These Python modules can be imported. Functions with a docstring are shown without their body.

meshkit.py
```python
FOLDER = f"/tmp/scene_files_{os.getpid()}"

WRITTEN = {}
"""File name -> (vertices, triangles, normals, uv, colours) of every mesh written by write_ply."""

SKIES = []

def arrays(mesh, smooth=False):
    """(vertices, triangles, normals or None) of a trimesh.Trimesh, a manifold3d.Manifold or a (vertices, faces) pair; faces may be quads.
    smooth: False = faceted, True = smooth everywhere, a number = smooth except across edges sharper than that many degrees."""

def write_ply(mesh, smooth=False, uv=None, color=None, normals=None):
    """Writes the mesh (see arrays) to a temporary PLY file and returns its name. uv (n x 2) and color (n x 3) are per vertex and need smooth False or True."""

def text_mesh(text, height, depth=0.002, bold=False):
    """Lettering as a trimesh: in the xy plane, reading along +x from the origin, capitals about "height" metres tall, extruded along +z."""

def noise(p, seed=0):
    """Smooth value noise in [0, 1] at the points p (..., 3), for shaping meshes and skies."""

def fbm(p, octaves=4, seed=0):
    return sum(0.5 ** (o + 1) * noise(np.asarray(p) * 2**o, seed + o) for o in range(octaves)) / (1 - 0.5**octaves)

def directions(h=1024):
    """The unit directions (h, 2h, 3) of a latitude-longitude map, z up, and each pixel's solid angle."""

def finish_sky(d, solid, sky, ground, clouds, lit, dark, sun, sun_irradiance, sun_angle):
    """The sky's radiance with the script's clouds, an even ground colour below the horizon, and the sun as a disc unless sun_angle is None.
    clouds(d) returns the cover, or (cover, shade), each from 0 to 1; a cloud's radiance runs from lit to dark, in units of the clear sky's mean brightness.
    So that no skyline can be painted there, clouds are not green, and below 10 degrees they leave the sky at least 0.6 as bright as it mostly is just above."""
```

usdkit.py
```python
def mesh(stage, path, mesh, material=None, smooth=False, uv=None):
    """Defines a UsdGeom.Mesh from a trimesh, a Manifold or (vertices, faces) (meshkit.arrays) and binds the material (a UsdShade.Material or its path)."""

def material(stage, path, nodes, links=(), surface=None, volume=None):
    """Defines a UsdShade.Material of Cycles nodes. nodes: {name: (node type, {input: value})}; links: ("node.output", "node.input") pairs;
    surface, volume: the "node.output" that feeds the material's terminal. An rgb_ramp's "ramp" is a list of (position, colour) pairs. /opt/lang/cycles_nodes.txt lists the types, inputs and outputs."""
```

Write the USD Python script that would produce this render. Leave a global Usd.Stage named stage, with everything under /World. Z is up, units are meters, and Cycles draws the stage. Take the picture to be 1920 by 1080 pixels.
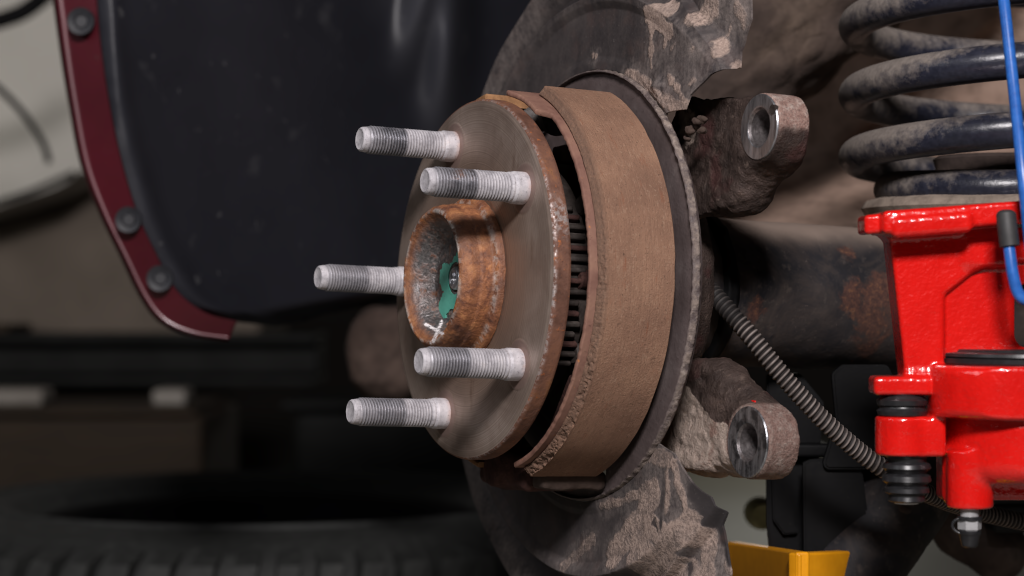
import math
import numpy as np, trimesh, usdkit, meshkit, manifold3d
from meshkit import fbm, noise
from pxr import Usd, UsdGeom, UsdLux, UsdShade, Gf, Sdf, Vt

stage = Usd.Stage.CreateInMemory()
UsdGeom.Xform.Define(stage, '/World')
pi = math.pi
# ------------------------------------------------------------------ camera
CZ, FPX = 0.47, 4000.0
cam = UsdGeom.Camera.Define(stage, '/World/camera')
cam.CreateHorizontalApertureAttr(36.0)
cam.CreateVerticalApertureAttr(20.25)
cam.CreateFocalLengthAttr(36.0 * FPX / 1920)
cam.CreateFStopAttr(7.0)
cam.CreateFocusDistanceAttr(1.07)
cam.CreateExposureAttr(0.0)
x = UsdGeom.Xformable(cam)
x.AddTranslateOp().Set(Gf.Vec3d(0, 0, CZ))
x.AddRotateXOp().Set(90.0)
CAM = np.array([0, 0, CZ])


# ------------------------------------------------------------------ key lamp and added fills
def rect_light(name, pos, aim, w, h, inten, color):
    L = UsdLux.RectLight.Define(stage, '/World/' + name)
    L.CreateWidthAttr(w); L.CreateHeightAttr(h)
    L.CreateIntensityAttr(inten); L.CreateColorAttr(Gf.Vec3f(*color))
    L.CreateNormalizeAttr(False)
    m = Gf.Matrix4d().SetLookAt(Gf.Vec3d(*pos), Gf.Vec3d(*aim), Gf.Vec3d(0, 0, 1)).GetInverse()
    UsdGeom.Xformable(L).AddTransformOp().Set(m)


rect_light('key_lamp', (0.03, -0.80, 1.58), (0.03, 1.1, 0.47), 0.44, 0.30, 146.0, (1.0, 0.945, 0.95))
rect_light('added_side_fill', (-1.25, 0.25, 1.35), (-0.1, 1.2, 0.45), 0.5, 0.8, 2.6, (0.95, 0.95, 1.0))  # added weak fill from the left, no real fixture there
rect_light('added_floor_fill', (0.64, 5.3, 0.78), (1.25, 4.9, 0.0), 0.4, 0.3, 11.0, (1.0, 0.97, 0.86))  # added light hidden behind the panel to brighten the floor
rect_light('added_cabinet_fill', (-1.35, 2.5, 0.62), (-1.05, 2.95, 1.42), 0.5, 0.3, 8.0, (1.0, 0.95, 0.86))  # added low light aimed up to brighten the pale cabinet

# ------------------------------------------------------------------ scene helpers
USED = {}


def numbered(path):
    n = USED.get(path, -1) + 1
    USED[path] = n
    return path if n == 0 else f'{path}_{n:03d}'


def key(p, **kw):
    for k, v in kw.items():
        if v:
            p.SetCustomDataByKey(k, v)
    return p


def thing(name, label, cat, frame=None, group=None, kind=None):
    xf = UsdGeom.Xform.Define(stage, numbered('/World/' + name))
    if frame is not None:
        xf.AddTransformOp().Set(frame)
    return key(xf.GetPrim(), label=label, category=cat, group=group, kind=kind)


def put(parent, name, mesh, mat, smooth=35, attrs=None, label=None, cat=None, group=None, kind=None, thin=False):
    base = '/World' if parent is None else str(parent.GetPath())
    path = numbered(f'{base}/{name}')
    v, f, n = meshkit.arrays(mesh, smooth)
    usdkit_m = UsdGeom.Mesh.Define(stage, path)
    m = usdkit_m
    m.CreatePointsAttr(Vt.Vec3fArray.FromNumpy(v.astype(np.float32)))
    m.CreateFaceVertexCountsAttr(Vt.IntArray.FromNumpy(np.full(len(f), 3, np.int32)))
    m.CreateFaceVertexIndicesAttr(Vt.IntArray.FromNumpy(f.astype(np.int32).ravel()))
    m.CreateSubdivisionSchemeAttr('none')
    if n is not None:
        m.CreateNormalsAttr(Vt.Vec3fArray.FromNumpy(n.astype(np.float32)))
        m.SetNormalsInterpolation('vertex')
    for k, fn in (attrs or {}).items():
        val = np.clip(fn(v) if callable(fn) else fn, 0, 1).astype(np.float32)
        col = np.repeat(val[:, None], 3, 1)
        UsdGeom.PrimvarsAPI(m).CreatePrimvar(k, Sdf.ValueTypeNames.Color3fArray, 'vertex').Set(Vt.Vec3fArray.FromNumpy(col))
    UsdShade.MaterialBindingAPI.Apply(m.GetPrim()).Bind(mat)
    return key(m.GetPrim(), label=label, category=cat, group=group, kind=kind)


def frame_matrix(o, a, b, c):
    return Gf.Matrix4d(*[float(q) for r in ((*a, 0), (*b, 0), (*c, 0), (*o, 1)) for q in r])


def at(px, py, d):
    """world point seen at pixel (of 1920 x 1080) at depth d metres"""
    return np.array([(px - 960) / FPX * d, d, CZ + (540 - py) / FPX * d])


# ------------------------------------------------------------------ mesh helpers
def cat_(*ms):
    vs, fs, o = [], [], 0
    for m in ms:
        v, f = (m.vertices, m.faces) if hasattr(m, 'faces') else m
        v, f = np.asarray(v, float), np.asarray(f, int)
        if f.shape[1] == 4:
            f = np.vstack([f[:, [0, 1, 2]], f[:, [0, 2, 3]]])
        vs.append(v); fs.append(f + o); o += len(v)
    return np.vstack(vs), np.vstack(fs)


def outward(m):
    if m.volume < 0:
        m.invert()
    return m


def gridfaces(n, m, wrap_n=False, wrap_m=False):
    i, j = np.meshgrid(np.arange(n if wrap_n else n - 1), np.arange(m if wrap_m else m - 1), indexing='ij')
    i2, j2 = (i + 1) % n, (j + 1) % m
    q = np.stack([i * m + j, i2 * m + j, i2 * m + j2, i * m + j2], -1).reshape(-1, 4)
    return np.vstack([q[:, [0, 1, 2]], q[:, [0, 2, 3]]])


def lathe(prof, n=128, ang0=0.0, fine=None, axis='x'):
    """closed solid of revolution about local x: prof = [(t, r)...] ; ends on the axis close it"""
    p = np.array(prof, float)
    if fine:
        out = [p[:1]]
        for k in range(len(p) - 1):
            s = max(1, int(np.linalg.norm(p[k + 1] - p[k]) / fine))
            out.append(p[k] + (p[k + 1] - p[k]) * np.linspace(0, 1, s + 1)[1:, None])
        p = np.vstack(out)
    th = ang0 + np.arange(n) / n * 2 * pi
    V = np.stack([np.repeat(p[None, :, 0], n, 0), p[None, :, 1] * np.cos(th)[:, None], p[None, :, 1] * np.sin(th)[:, None]], -1).reshape(-1, 3)
    F = gridfaces(n, len(p), True, False)
    if axis == 'z':
        V = V[:, [1, 2, 0]]
    m = trimesh.Trimesh(V, F, process=False)
    m.merge_vertices(digits_vertex=7)
    m.update_faces(m.nondegenerate_faces())
    outward(m)
    return m


def tube(path, rad, nseg=24, closed=False, cap=True, ref=(0, 0, 1)):
    P = np.asarray(path, float)
    T = np.gradient(P, axis=0)
    T /= np.linalg.norm(T, axis=1)[:, None]
    N = np.zeros_like(P)
    r0 = np.asarray(ref, float)
    if abs(r0 @ T[0]) > .95:
        r0 = np.array([0, 1., 0])
    N[0] = r0 - (r0 @ T[0]) * T[0]; N[0] /= np.linalg.norm(N[0])
    for i in range(1, len(P)):
        q = N[i - 1] - (N[i - 1] @ T[i]) * T[i]
        N[i] = q / np.linalg.norm(q)
    B = np.cross(T, N)
    th = np.arange(nseg) / nseg * 2 * pi
    R = np.asarray(rad, float)
    if R.ndim == 0:
        R = np.full((len(P), nseg), R)
    elif R.ndim == 1:
        R = np.repeat(R[:, None], nseg, 1)
    V = P[:, None] + R[..., None] * (np.cos(th)[None, :, None] * N[:, None] + np.sin(th)[None, :, None] * B[:, None])
    V = V.reshape(-1, 3); F = gridfaces(len(P), nseg, False, True)
    if cap:
        a, b = len(V), len(V) + 1
        V = np.vstack([V, P[0], P[-1]])
        k = np.arange(nseg); k2 = (k + 1) % nseg; o = (len(P) - 1) * nseg
        F = np.vstack([F, np.stack([np.full(nseg, a), k, k2], 1), np.stack([np.full(nseg, b), o + k2, o + k], 1)])
    m = trimesh.Trimesh(V, F, process=False)
    if m.volume < 0:
        m.invert()
    return m


def catmull(pts, n):
    P = np.asarray(pts, float)
    P = np.vstack([2 * P[0] - P[1], P, 2 * P[-1] - P[-2]])
    out = []
    for s in np.linspace(0, len(P) - 3 - 1e-9, n):
        i = int(s); t = s - i
        a, b, c, d = P[i:i + 4]
        out.append(.5 * (2 * b + (c - a) * t + (2 * a - 5 * b + 4 * c - d) * t * t + (3 * b - a - 3 * c + d) * t ** 3))
    return np.array(out)


def even(path, n):
    s = np.r_[0, np.cumsum(np.linalg.norm(np.diff(path, axis=0), axis=1))]
    q = np.linspace(0, s[-1], n)
    return np.stack([np.interp(q, s, path[:, k]) for k in range(path.shape[1])], 1), s[-1]


def shell(V, n, m, off):
    """closed sheet: grid of points V (n*m,3) and its copy moved by off (n*m,3)"""
    W = V + off
    F = gridfaces(n, m)
    i = np.arange(n * m).reshape(n, m)
    rim = np.concatenate([i[:, 0], i[-1, 1:], i[::-1, -1][1:], i[0, ::-1][1:]])
    a, b = rim[:-1], rim[1:]
    o = n * m
    S = np.vstack([np.stack([a, b + o, b], 1), np.stack([a, a + o, b + o], 1)])
    mesh = trimesh.Trimesh(np.vstack([V, W]), np.vstack([F, F[:, ::-1] + o, S]), process=False)
    outward(mesh)
    return mesh


def rsweep(fn, thetas):
    """fn(i, theta) -> (m,2) closed loop of (t, r); swept round local x, capped"""
    L = [np.asarray(fn(i, th), float) for i, th in enumerate(thetas)]
    m = len(L[0]); n = len(L)
    V = np.vstack([np.stack([l[:, 0], l[:, 1] * math.cos(th), l[:, 1] * math.sin(th)], 1) for l, th in zip(L, thetas)])
    F = gridfaces(n, m, False, True)
    c0, c1 = V[:m].mean(0), V[-m:].mean(0)
    k = np.arange(m); k2 = (k + 1) % m; a = len(V); o = (n - 1) * m
    V = np.vstack([V, c0, c1])
    F = np.vstack([F, np.stack([np.full(m, a), k, k2], 1), np.stack([np.full(m, a + 1), o + k2, o + k], 1)])
    mesh = trimesh.Trimesh(V, F, process=False)
    outward(mesh)
    return mesh


def rect_loop(t0, t1, r0, r1, nt=16, nr=4, b=0.0006):
    """rounded rectangle loop in (t, r)"""
    out = []
    def seg(p, q, n):
        for s in np.linspace(0, 1, n):
            out.append((p[0] + (q[0] - p[0]) * s, p[1] + (q[1] - p[1]) * s))
    sx = 1 if t1 > t0 else -1
    seg((t0 + sx * b, r1), (t1 - sx * b, r1), nt)
    seg((t1, r1 - b), (t1, r0 + b), nr)
    seg((t1 - sx * b, r0), (t0 + sx * b, r0), nt)
    seg((t0, r0 + b), (t0, r1 - b), nr)
    return np.array(out)


def nets(fn, lo, hi, h):
    """surface nets of the field fn (negative inside)"""
    ax = [np.arange(l, u + h, h) for l, u in zip(lo, hi)]
    X = np.stack(np.meshgrid(*ax, indexing='ij'), -1)
    D = fn(X).astype(np.float32)
    s = D < 0
    n = np.array(D.shape) - 1
    def cor(A, c):
        return A[c[0]:n[0] + c[0], c[1]:n[1] + c[1], c[2]:n[2] + c[2]]
    cs = [(i, j, k) for i in (0, 1) for j in (0, 1) for k in (0, 1)]
    tot = sum(cor(s, c).astype(np.int8) for c in cs)
    I = np.argwhere((tot > 0) & (tot < 8))
    idx = -np.ones(n, int); idx[tuple(I.T)] = np.arange(len(I))
    acc = np.zeros((len(I), 3)); cnt = np.zeros(len(I))
    for a in cs:
        for k in range(3):
            if a[k] == 0:
                b = list(a); b[k] = 1
                da = D[tuple((I + a).T)]; db = D[tuple((I + b).T)]
                on = (da < 0) != (db < 0)
                t = np.where(on, da / np.where(on, da - db, 1), 0)
                p = np.array(a, float)[None] + t[:, None] * (np.array(b) - np.array(a))[None]
                acc[on] += p[on]; cnt[on] += 1
    V = np.array(lo)[None] + (I + acc / cnt[:, None]) * h
    F = []
    for k in range(3):
        o1, o2 = [q for q in range(3) if q != k]
        sl = [slice(1, -1)] * 3
        sl[k] = slice(0, -1)
        A = s[tuple(sl)]
        sl2 = list(sl); sl2[k] = slice(1, None)
        Bm = s[tuple(sl2)]
        E = np.argwhere(A != Bm)
        off = np.array([1, 1, 1]); off[k] = 0
        E = E + off
        e1 = np.zeros(3, int); e1[o1] = 1
        e2 = np.zeros(3, int); e2[o2] = 1
        q = [idx[tuple((E - e1 - e2).T)], idx[tuple((E - e2).T)], idx[tuple(E.T)], idx[tuple((E - e1).T)]]
        Q = np.stack(q, 1)
        flip = A[tuple((E - off).T)] != (k != 1)
        Q[flip] = Q[flip][:, ::-1]
        F.append(Q[(Q >= 0).all(1)])
    Q = np.vstack(F)
    m = trimesh.Trimesh(V, np.vstack([Q[:, [0, 1, 2]], Q[:, [0, 2, 3]]]), process=False)
    outward(m)
    return m


def ln(v): return np.sqrt((v * v).sum(-1))
def sd_box(P, lo, hi, r=0.0):
    c, h = (np.array(lo) + hi) / 2, (np.array(hi) - lo) / 2 - r
    q = np.abs(P - c) - h
    return ln(np.maximum(q, 0)) + np.minimum(q.max(-1), 0) - r
def sd_cyl(P, c, ax, rad, lo, hi, r=0.0):
    o = [k for k in range(3) if k != ax]
    d = np.sqrt((P[..., o[0]] - c[0]) ** 2 + (P[..., o[1]] - c[1]) ** 2) - rad + r
    z = np.abs(P[..., ax] - (lo + hi) / 2) - (hi - lo) / 2 + r
    return np.sqrt(np.maximum(d, 0) ** 2 + np.maximum(z, 0) ** 2) + np.minimum(np.maximum(d, z), 0) - r
def sd_cap(P, a, b, ra, rb=None):
    rb = ra if rb is None else rb
    a, b = np.array(a, float), np.array(b, float)
    d = b - a
    t = np.clip(((P - a) @ d) / (d @ d), 0, 1)
    return ln(P - a - t[..., None] * d) - (ra + (rb - ra) * t)
def smin(a, b, k):
    h = np.clip(.5 + .5 * (b - a) / k, 0, 1)
    return b + (a - b) * h - k * h * (1 - h)
def smax(a, b, k): return -smin(-a, -b, k)
def bumpy(m, amp, freq, oct=4, seed=0, mask=None):
    v, f, n = meshkit.arrays(m, True)
    d = (fbm(v * freq + 31.7, oct, seed) - .5) * 2 * amp
    if mask is not None:
        d = d * mask(v)
    return trimesh.Trimesh(v + n * d[:, None], f, process=False)
def sstep(a, b, x):
    t = np.clip((x - a) / (b - a), 0, 1)
    return t * t * (3 - 2 * t)


# ------------------------------------------------------------------ materials
class G:
    """a small builder of Cycles node graphs; sockets are written '@node.output'"""
    def __init__(s):
        s.n, s.l = {}, []
        s.co = s.add('texture_coordinate', 'object')

    def add(s, kind, out, **inp):
        name = f'n{len(s.n)}'
        const = {}
        for k, v in inp.items():
            if isinstance(v, str) and v.startswith('@'):
                s.l.append((v[1:], f'{name}.{k}'))
            else:
                const[k] = v
        s.n[name] = (kind, const)
        return f'@{name}.{out}'

    def noise(s, scale, detail=4.0, rough=.55, stretch=None, dist=0.0, co=None):
        c = co or s.co
        if stretch:
            c = s.add('mapping', 'vector', vector=c, scale=stretch)
        return s.add('noise_texture', 'fac', vector=c, scale=float(scale), detail=float(detail), roughness=rough, distortion=float(dist))

    def voro(s, scale, feature='f1'):
        return s.add('voronoi_texture', 'distance', vector=s.co, scale=float(scale), feature=feature)

    def rng(s, v, a, b, c=0.0, d=1.0):
        return s.add('map_range', 'result', value=v, from_min=a, from_max=b, to_min=c, to_max=d, clamp=True, range_type='linear')

    def ramp(s, fac, stops):
        return s.add('rgb_ramp', 'color', fac=fac, ramp=stops)

    def mix(s, fac, a, b, mode='mix'):
        return s.add('mix_color', 'result', fac=fac, a=a, b=b, blend_type=mode)

    def mf(s, fac, a, b):
        return s.add('mix_float', 'result', fac=fac, a=a, b=b)

    def m(s, op, a, b=0.0):
        return s.add('math', 'value', math_type=op, value1=a, value2=b)

    def mul(s, a, b): return s.m('multiply', a, b)
    def attr(s, name): return s.add('attribute', 'fac', attribute=name)

    def bump(s, h, strength=.5, dist=.001, normal=None):
        kw = dict(height=h, strength=strength, distance=dist)
        if normal:
            kw['normal'] = normal
        return s.add('bump', 'normal', **kw)

    def done(s, name, **p):
        o = s.add('principled_bsdf', 'BSDF', **p)
        return usdkit.material(stage, '/World/Looks/' + name, s.n, s.l, surface=o[1:])


def crust(name, a, b, c, scale, rough=.85, bump=.6, dist=.001, specks=None, fine=4.0):
    """rough earthy/rusty surface: three tones mixed by noise, with relief"""
    g = G()
    n1, n2 = g.noise(scale, 6, .62, dist=.4), g.noise(scale * fine, 5, .65)
    col = g.ramp(n1, [(.30, a), (.5, b), (.68, c)])
    col = g.mix(g.rng(n2, .45, .7, 0, .55), col, tuple(q * .45 for q in a))
    if specks:
        k = g.rng(g.noise(scale * 5, 3, .6), .66, .72)
        col = g.mix(k, col, specks)
    nb = g.bump(g.m('add', g.mul(n1, .5), n2), bump, dist)
    return g.done(name, base_color=col, roughness=rough, normal=nb, specular_ior_level=.3)


def radius_node(g):
    sx = g.add('separate_xyz', 'y', vector=g.co)
    nm = sx[1:].split('.')[0]
    y, z = f'@{nm}.y', f'@{nm}.z'
    return g.m('sqrt', g.m('add', g.mul(y, y), g.mul(z, z))), f'@{nm}.x', y, z


MUD = (.30, .235, .20)

# machined hub face: fine turning lines, brown haze, oily grey rim
g = G()
r, tx, ty, tz = radius_node(g)
lines = g.add('noise_texture', 'fac', dimensions='1D', w=r, scale=1500.0, detail=3.0, roughness=.7)
broad = g.noise(28, 4, .55, dist=.6)
stain = g.noise(70, 6, .65, stretch=(1, 1, .35))
col = g.ramp(broad, [(.3, (.29, .215, .178)), (.5, (.43, .335, .282)), (.7, (.56, .455, .395))])
col = g.mix(g.mul(g.rng(r, .078, .045), g.rng(broad, .3, .6, .35, .9)), col, (.33, .20, .135))
col = g.mix(g.rng(lines, .35, .75, 0, .55), col, (.16, .115, .09))
col = g.mix(g.rng(stain, .60, .74, 0, .65), col, (.14, .075, .045))
col = g.mix(g.mul(g.attr('press'), .85), col, (.33, .23, .20))
pits = g.rng(g.noise(240, 4, .6, stretch=(1, 1, .28)), .70, .75)
col = g.mix(pits, col, (.045, .025, .018))
rg = g.mf(g.rng(stain, .3, .7), g.mf(g.rng(lines, .3, .7), .34, .5), .62)
nb = g.bump(lines, .22, .0004)
nb = g.bump(g.noise(400, 4, .6), .12, .0006, nb)
tg = g.add('tangent', 'tangent', direction_type='radial', axis='x')
M_FACE = g.done('machined_hub_face', base_color=col, metallic=.62, roughness=rg, normal=nb, anisotropic=.55, tangent=tg)

# rusty rim of the flange with orange specks and silver scuffs
g = G()
n1, n2, n3 = g.noise(60, 6, .65, dist=.5), g.noise(420, 4, .6), g.noise(900, 3, .6)
col = g.ramp(n1, [(.3, (.085, .036, .022)), (.47, (.15, .068, .044)), (.6, (.20, .088, .050)), (.72, (.27, .115, .045))])
col = g.mix(g.rng(n2, .62, .72, 0, .9), col, (.42, .12, .025))
col = g.mix(g.rng(n3, .60, .70, 0, .6), col, (.05, .025, .02))
sc = g.mul(g.attr('scuff'), g.rng(g.noise(330, 5, .7), .46, .60))
col = g.mix(sc, col, (.62, .56, .54))
nb = g.bump(g.m('add', n2, n1), .5, .0008)
M_RIM = g.done('rusty_rim', base_color=col, roughness=g.mf(sc, .72, .34), metallic=g.mf(sc, .15, .95), normal=nb)

# pilot ring: rust outside, bare grey metal in the bowl, chalk cross
g = G()
r, tx, ty, tz = radius_node(g)
n1, n2, n3 = g.noise(130, 6, .70, dist=.3), g.noise(300, 5, .65), g.noise(600, 4, .6)
rust = g.ramp(n1, [(.28, (.05, .020, .014)), (.42, (.15, .055, .027)), (.55, (.29, .115, .048)), (.7, (.42, .19, .075))])
rust = g.mix(g.rng(g.noise(190, 6, .7, dist=.6), .62, .70, 0, .6), rust, (.52, .18, .04))
rust = g.mix(g.mul(g.rng(g.noise(45, 4, .6), .50, .60), .6), rust, (.10, .045, .03))
bands = g.add('noise_texture', 'fac', dimensions='1D', w=tx, scale=330.0, detail=2.0)
rust = g.mix(g.rng(bands, .5, .66, 0, .55), rust, (.16, .065, .03))
bare = g.ramp(n3, [(.3, (.12, .115, .115)), (.55, (.22, .21, .21)), (.75, (.42, .41, .42))])
bm = g.mul(g.attr('bare'), g.rng(n2, .70, .52))
col = g.mix(bm, rust, bare)
dk = g.mul(g.attr('bare'), g.rng(n1, .5, .62))
col = g.mix(g.mul(dk, .45), col, (.10, .028, .022))
sil = g.mul(g.attr('worn'), g.rng(g.noise(150, 5, .65), .47, .58))
col = g.mix(sil, col, (.72, .67, .62))
ch = g.mul(g.attr('chalk'), g.rng(n3, .36, .52))
col = g.mix(ch, col, (.80, .76, .76))
met = g.mf(ch, g.m('maximum', g.mul(bm, .75), g.mul(sil, .9)), 0.0)
rg = g.mf(ch, g.mf(g.m('maximum', bm, sil), .62, .36), .9)
nb = g.bump(g.m('add', n2, g.mul(n3, .6)), .6, .0009)
M_RING = g.done('rusty_pilot_ring', base_color=col, roughness=rg, metallic=met, normal=nb)

# studs: pale grey coating, dark in the used half of the thread
g = G()
n1, n2 = g.noise(160, 5, .6), g.noise(700, 4, .65)
r, tx, ty, tz = radius_node(g)
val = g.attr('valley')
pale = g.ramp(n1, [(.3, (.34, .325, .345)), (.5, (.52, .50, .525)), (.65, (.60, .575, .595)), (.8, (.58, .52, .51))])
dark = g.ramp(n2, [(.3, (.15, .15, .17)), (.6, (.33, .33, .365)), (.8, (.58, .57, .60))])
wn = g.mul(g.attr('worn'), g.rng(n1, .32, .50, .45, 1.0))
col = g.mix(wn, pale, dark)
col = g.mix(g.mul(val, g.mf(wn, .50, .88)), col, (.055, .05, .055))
col = g.mix(g.rng(n2, .56, .70, 0, .75), col, (.19, .175, .19))
col = g.mix(g.mul(g.rng(g.noise(90, 5, .65), .52, .64), .55), col, (.25, .235, .25))
col = g.mix(g.mul(g.attr('rusty'), g.rng(n1, .4, .62)), col, (.42, .24, .17))
nb = g.bump(n2, .35, .0005)
M_STUD = g.done('coated_stud', base_color=col, roughness=g.mf(wn, .62, .36), metallic=g.mf(wn, .12, .65), normal=nb)

# brake lining: brown friction compound with circumferential streaks
g = G()
r, tx, ty, tz = radius_node(g)
strk = g.add('noise_texture', 'fac', dimensions='1D', w=tx, scale=1500.0, detail=4.0, roughness=.8)
grain = g.noise(900, 4, .7)
soft = g.noise(35, 5, .6)
col = g.ramp(soft, [(.3, (.195, .108, .072)), (.5, (.25, .14, .092)), (.7, (.31, .178, .115))])
band = g.add('noise_texture', 'fac', dimensions='1D', w=tx, scale=260.0, detail=3.0, roughness=.6)
col = g.mix(g.rng(band, .48, .66, 0, .18), col, (.15, .082, .056))
col = g.mix(g.rng(strk, .45, .75, 0, .25), col, (.16, .09, .06))
col = g.mix(g.rng(grain, .58, .74, 0, .7), col, (.42, .30, .21))
col = g.mix(g.rng(g.noise(700, 3, .6), .62, .72, 0, .8), col, (.07, .040, .028))
mid = g.noise(330, 4, .75, stretch=(1.6, .6, .6))
col = g.mix(g.rng(mid, .56, .70, 0, .55), col, (.17, .10, .068))
col = g.mix(g.rng(mid, .44, .30, 0, .5), col, (.37, .245, .17))
red = g.mul(g.rng(g.noise(120, 5, .7, stretch=(2.2, .5, .5)), .60, .68), g.rng(strk, .4, .6))
col = g.mix(g.mul(red, .7), col, (.22, .07, .032))
col = g.mix(g.mul(g.attr('edge'), g.rng(grain, .3, .6, .3, .85)), col, (.12, .075, .055))
nb = g.bump(g.m('add', g.m('add', grain, mid), g.mul(strk, .5)), .7, .0008)
M_LINING = g.done('brake_lining', base_color=col, roughness=.88, normal=nb, specular_ior_level=.25)

# rusty pressed steel of the shoes
g = G()
n1, n2 = g.noise(70, 6, .6, dist=.3), g.noise(500, 4, .6)
col = g.ramp(n1, [(.3, (.15, .072, .055)), (.5, (.22, .115, .085)), (.7, (.27, .15, .105))])
col = g.mix(g.rng(n2, .62, .72, 0, .7), col, (.09, .04, .03))
col = g.mix(g.rng(g.noise(260, 3, .5), .70, .74, 0, .9), col, (.45, .17, .05))
M_SHOE = g.done('rusty_shoe_steel', base_color=col, roughness=.75, normal=g.bump(n2, .4, .0006), specular_ior_level=.35)

M_RUSTDARK = crust('dark_red_rust', (.026, .011, .009), (.055, .023, .019), (.085, .040, .031), 90, .85, .7, .001)
M_OCHRE = crust('ochre_rust', (.16, .075, .035), (.27, .135, .06), (.36, .19, .09), 60, .8, .4, .0006)
M_GREASE = crust('greasy_dark_steel', (.02, .016, .014), (.045, .036, .032), (.085, .07, .062), 90, .5, .4, .0006)

# inner backing plate: dark purplish steel, thin dust
g = G()
n1, n2 = g.noise(40, 6, .62), g.noise(380, 4, .65)
col = g.ramp(n1, [(.3, (.062, .046, .044)), (.55, (.098, .076, .074)), (.75, (.14, .115, .11))])
col = g.mix(g.rng(n2, .60, .75, 0, .6), col, (.035, .026, .025))
dm = g.mul(g.attr('dust'), g.rng(g.noise(190, 6, .68), .38, .58))
col = g.mix(dm, col, g.ramp(g.noise(300, 5, .7), [(.3, (.13, .10, .085)), (.55, (.25, .20, .17)), (.7, (.34, .285, .25))]))
M_PLATE = g.done('backing_plate_steel', base_color=col, roughness=g.mf(dm, .52, .95), normal=g.bump(g.m('add', n2, g.mul(dm, 1.2)), .5, .0007), specular_ior_level=.4)

# dust shield: dull black coated sheet, rain-washed dust and dried mud
g = G()
n1, n2, n3 = g.noise(22, 6, .62), g.noise(150, 6, .68), g.noise(600, 4, .65)
wash = g.m('add', g.mul(g.noise(150, 6, .68, stretch=(1, 1, .22)), .55), g.mul(g.noise(38, 6, .65), .5))
col = g.ramp(n1, [(.3, (.022, .020, .021)), (.55, (.042, .036, .037)), (.75, (.070, .059, .057))])
col = g.mix(g.rng(g.noise(60, 4, .6), .52, .68, 0, .45), col, (.075, .048, .043))
film = g.mul(g.m('add', g.attr('film'), g.mul(g.attr('halo'), .55)), g.rng(g.m('add', wash, g.mul(g.m('subtract', g.noise(420, 5, .75), .5), .55)), .38, .70))
col = g.mix(g.mul(film, .62), col, (.235, .195, .178))
spk = g.rng(n3, .66, .72)
col = g.mix(g.mul(spk, .5), col, (.23, .20, .185))
mm = g.mul(g.rng(g.m('add', g.attr('mud'), g.m('add', g.mul(g.m('subtract', n2, .5), .75), g.mul(g.m('subtract', n3, .5), .5))), .28, .80), g.rng(n2, .30, .60, .45, .92))
mudc = g.ramp(n3, [(.3, (.25, .182, .150)), (.55, (.36, .27, .225)), (.75, (.43, .33, .28))])
col = g.mix(mm, col, mudc)
col = g.mix(g.mul(mm, g.rng(g.noise(330, 4, .6), .64, .70)), col, (.12, .09, .075))
nb = g.bump(g.m('add', g.mul(n3, .35), g.m('add', mm, g.mul(film, .2))), .55, .0009)
M_SHIELD = g.done('dusty_shield_sheet', base_color=col, roughness=g.mf(g.m('maximum', mm, film), .55, .95), normal=nb, specular_ior_level=.35)

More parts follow.
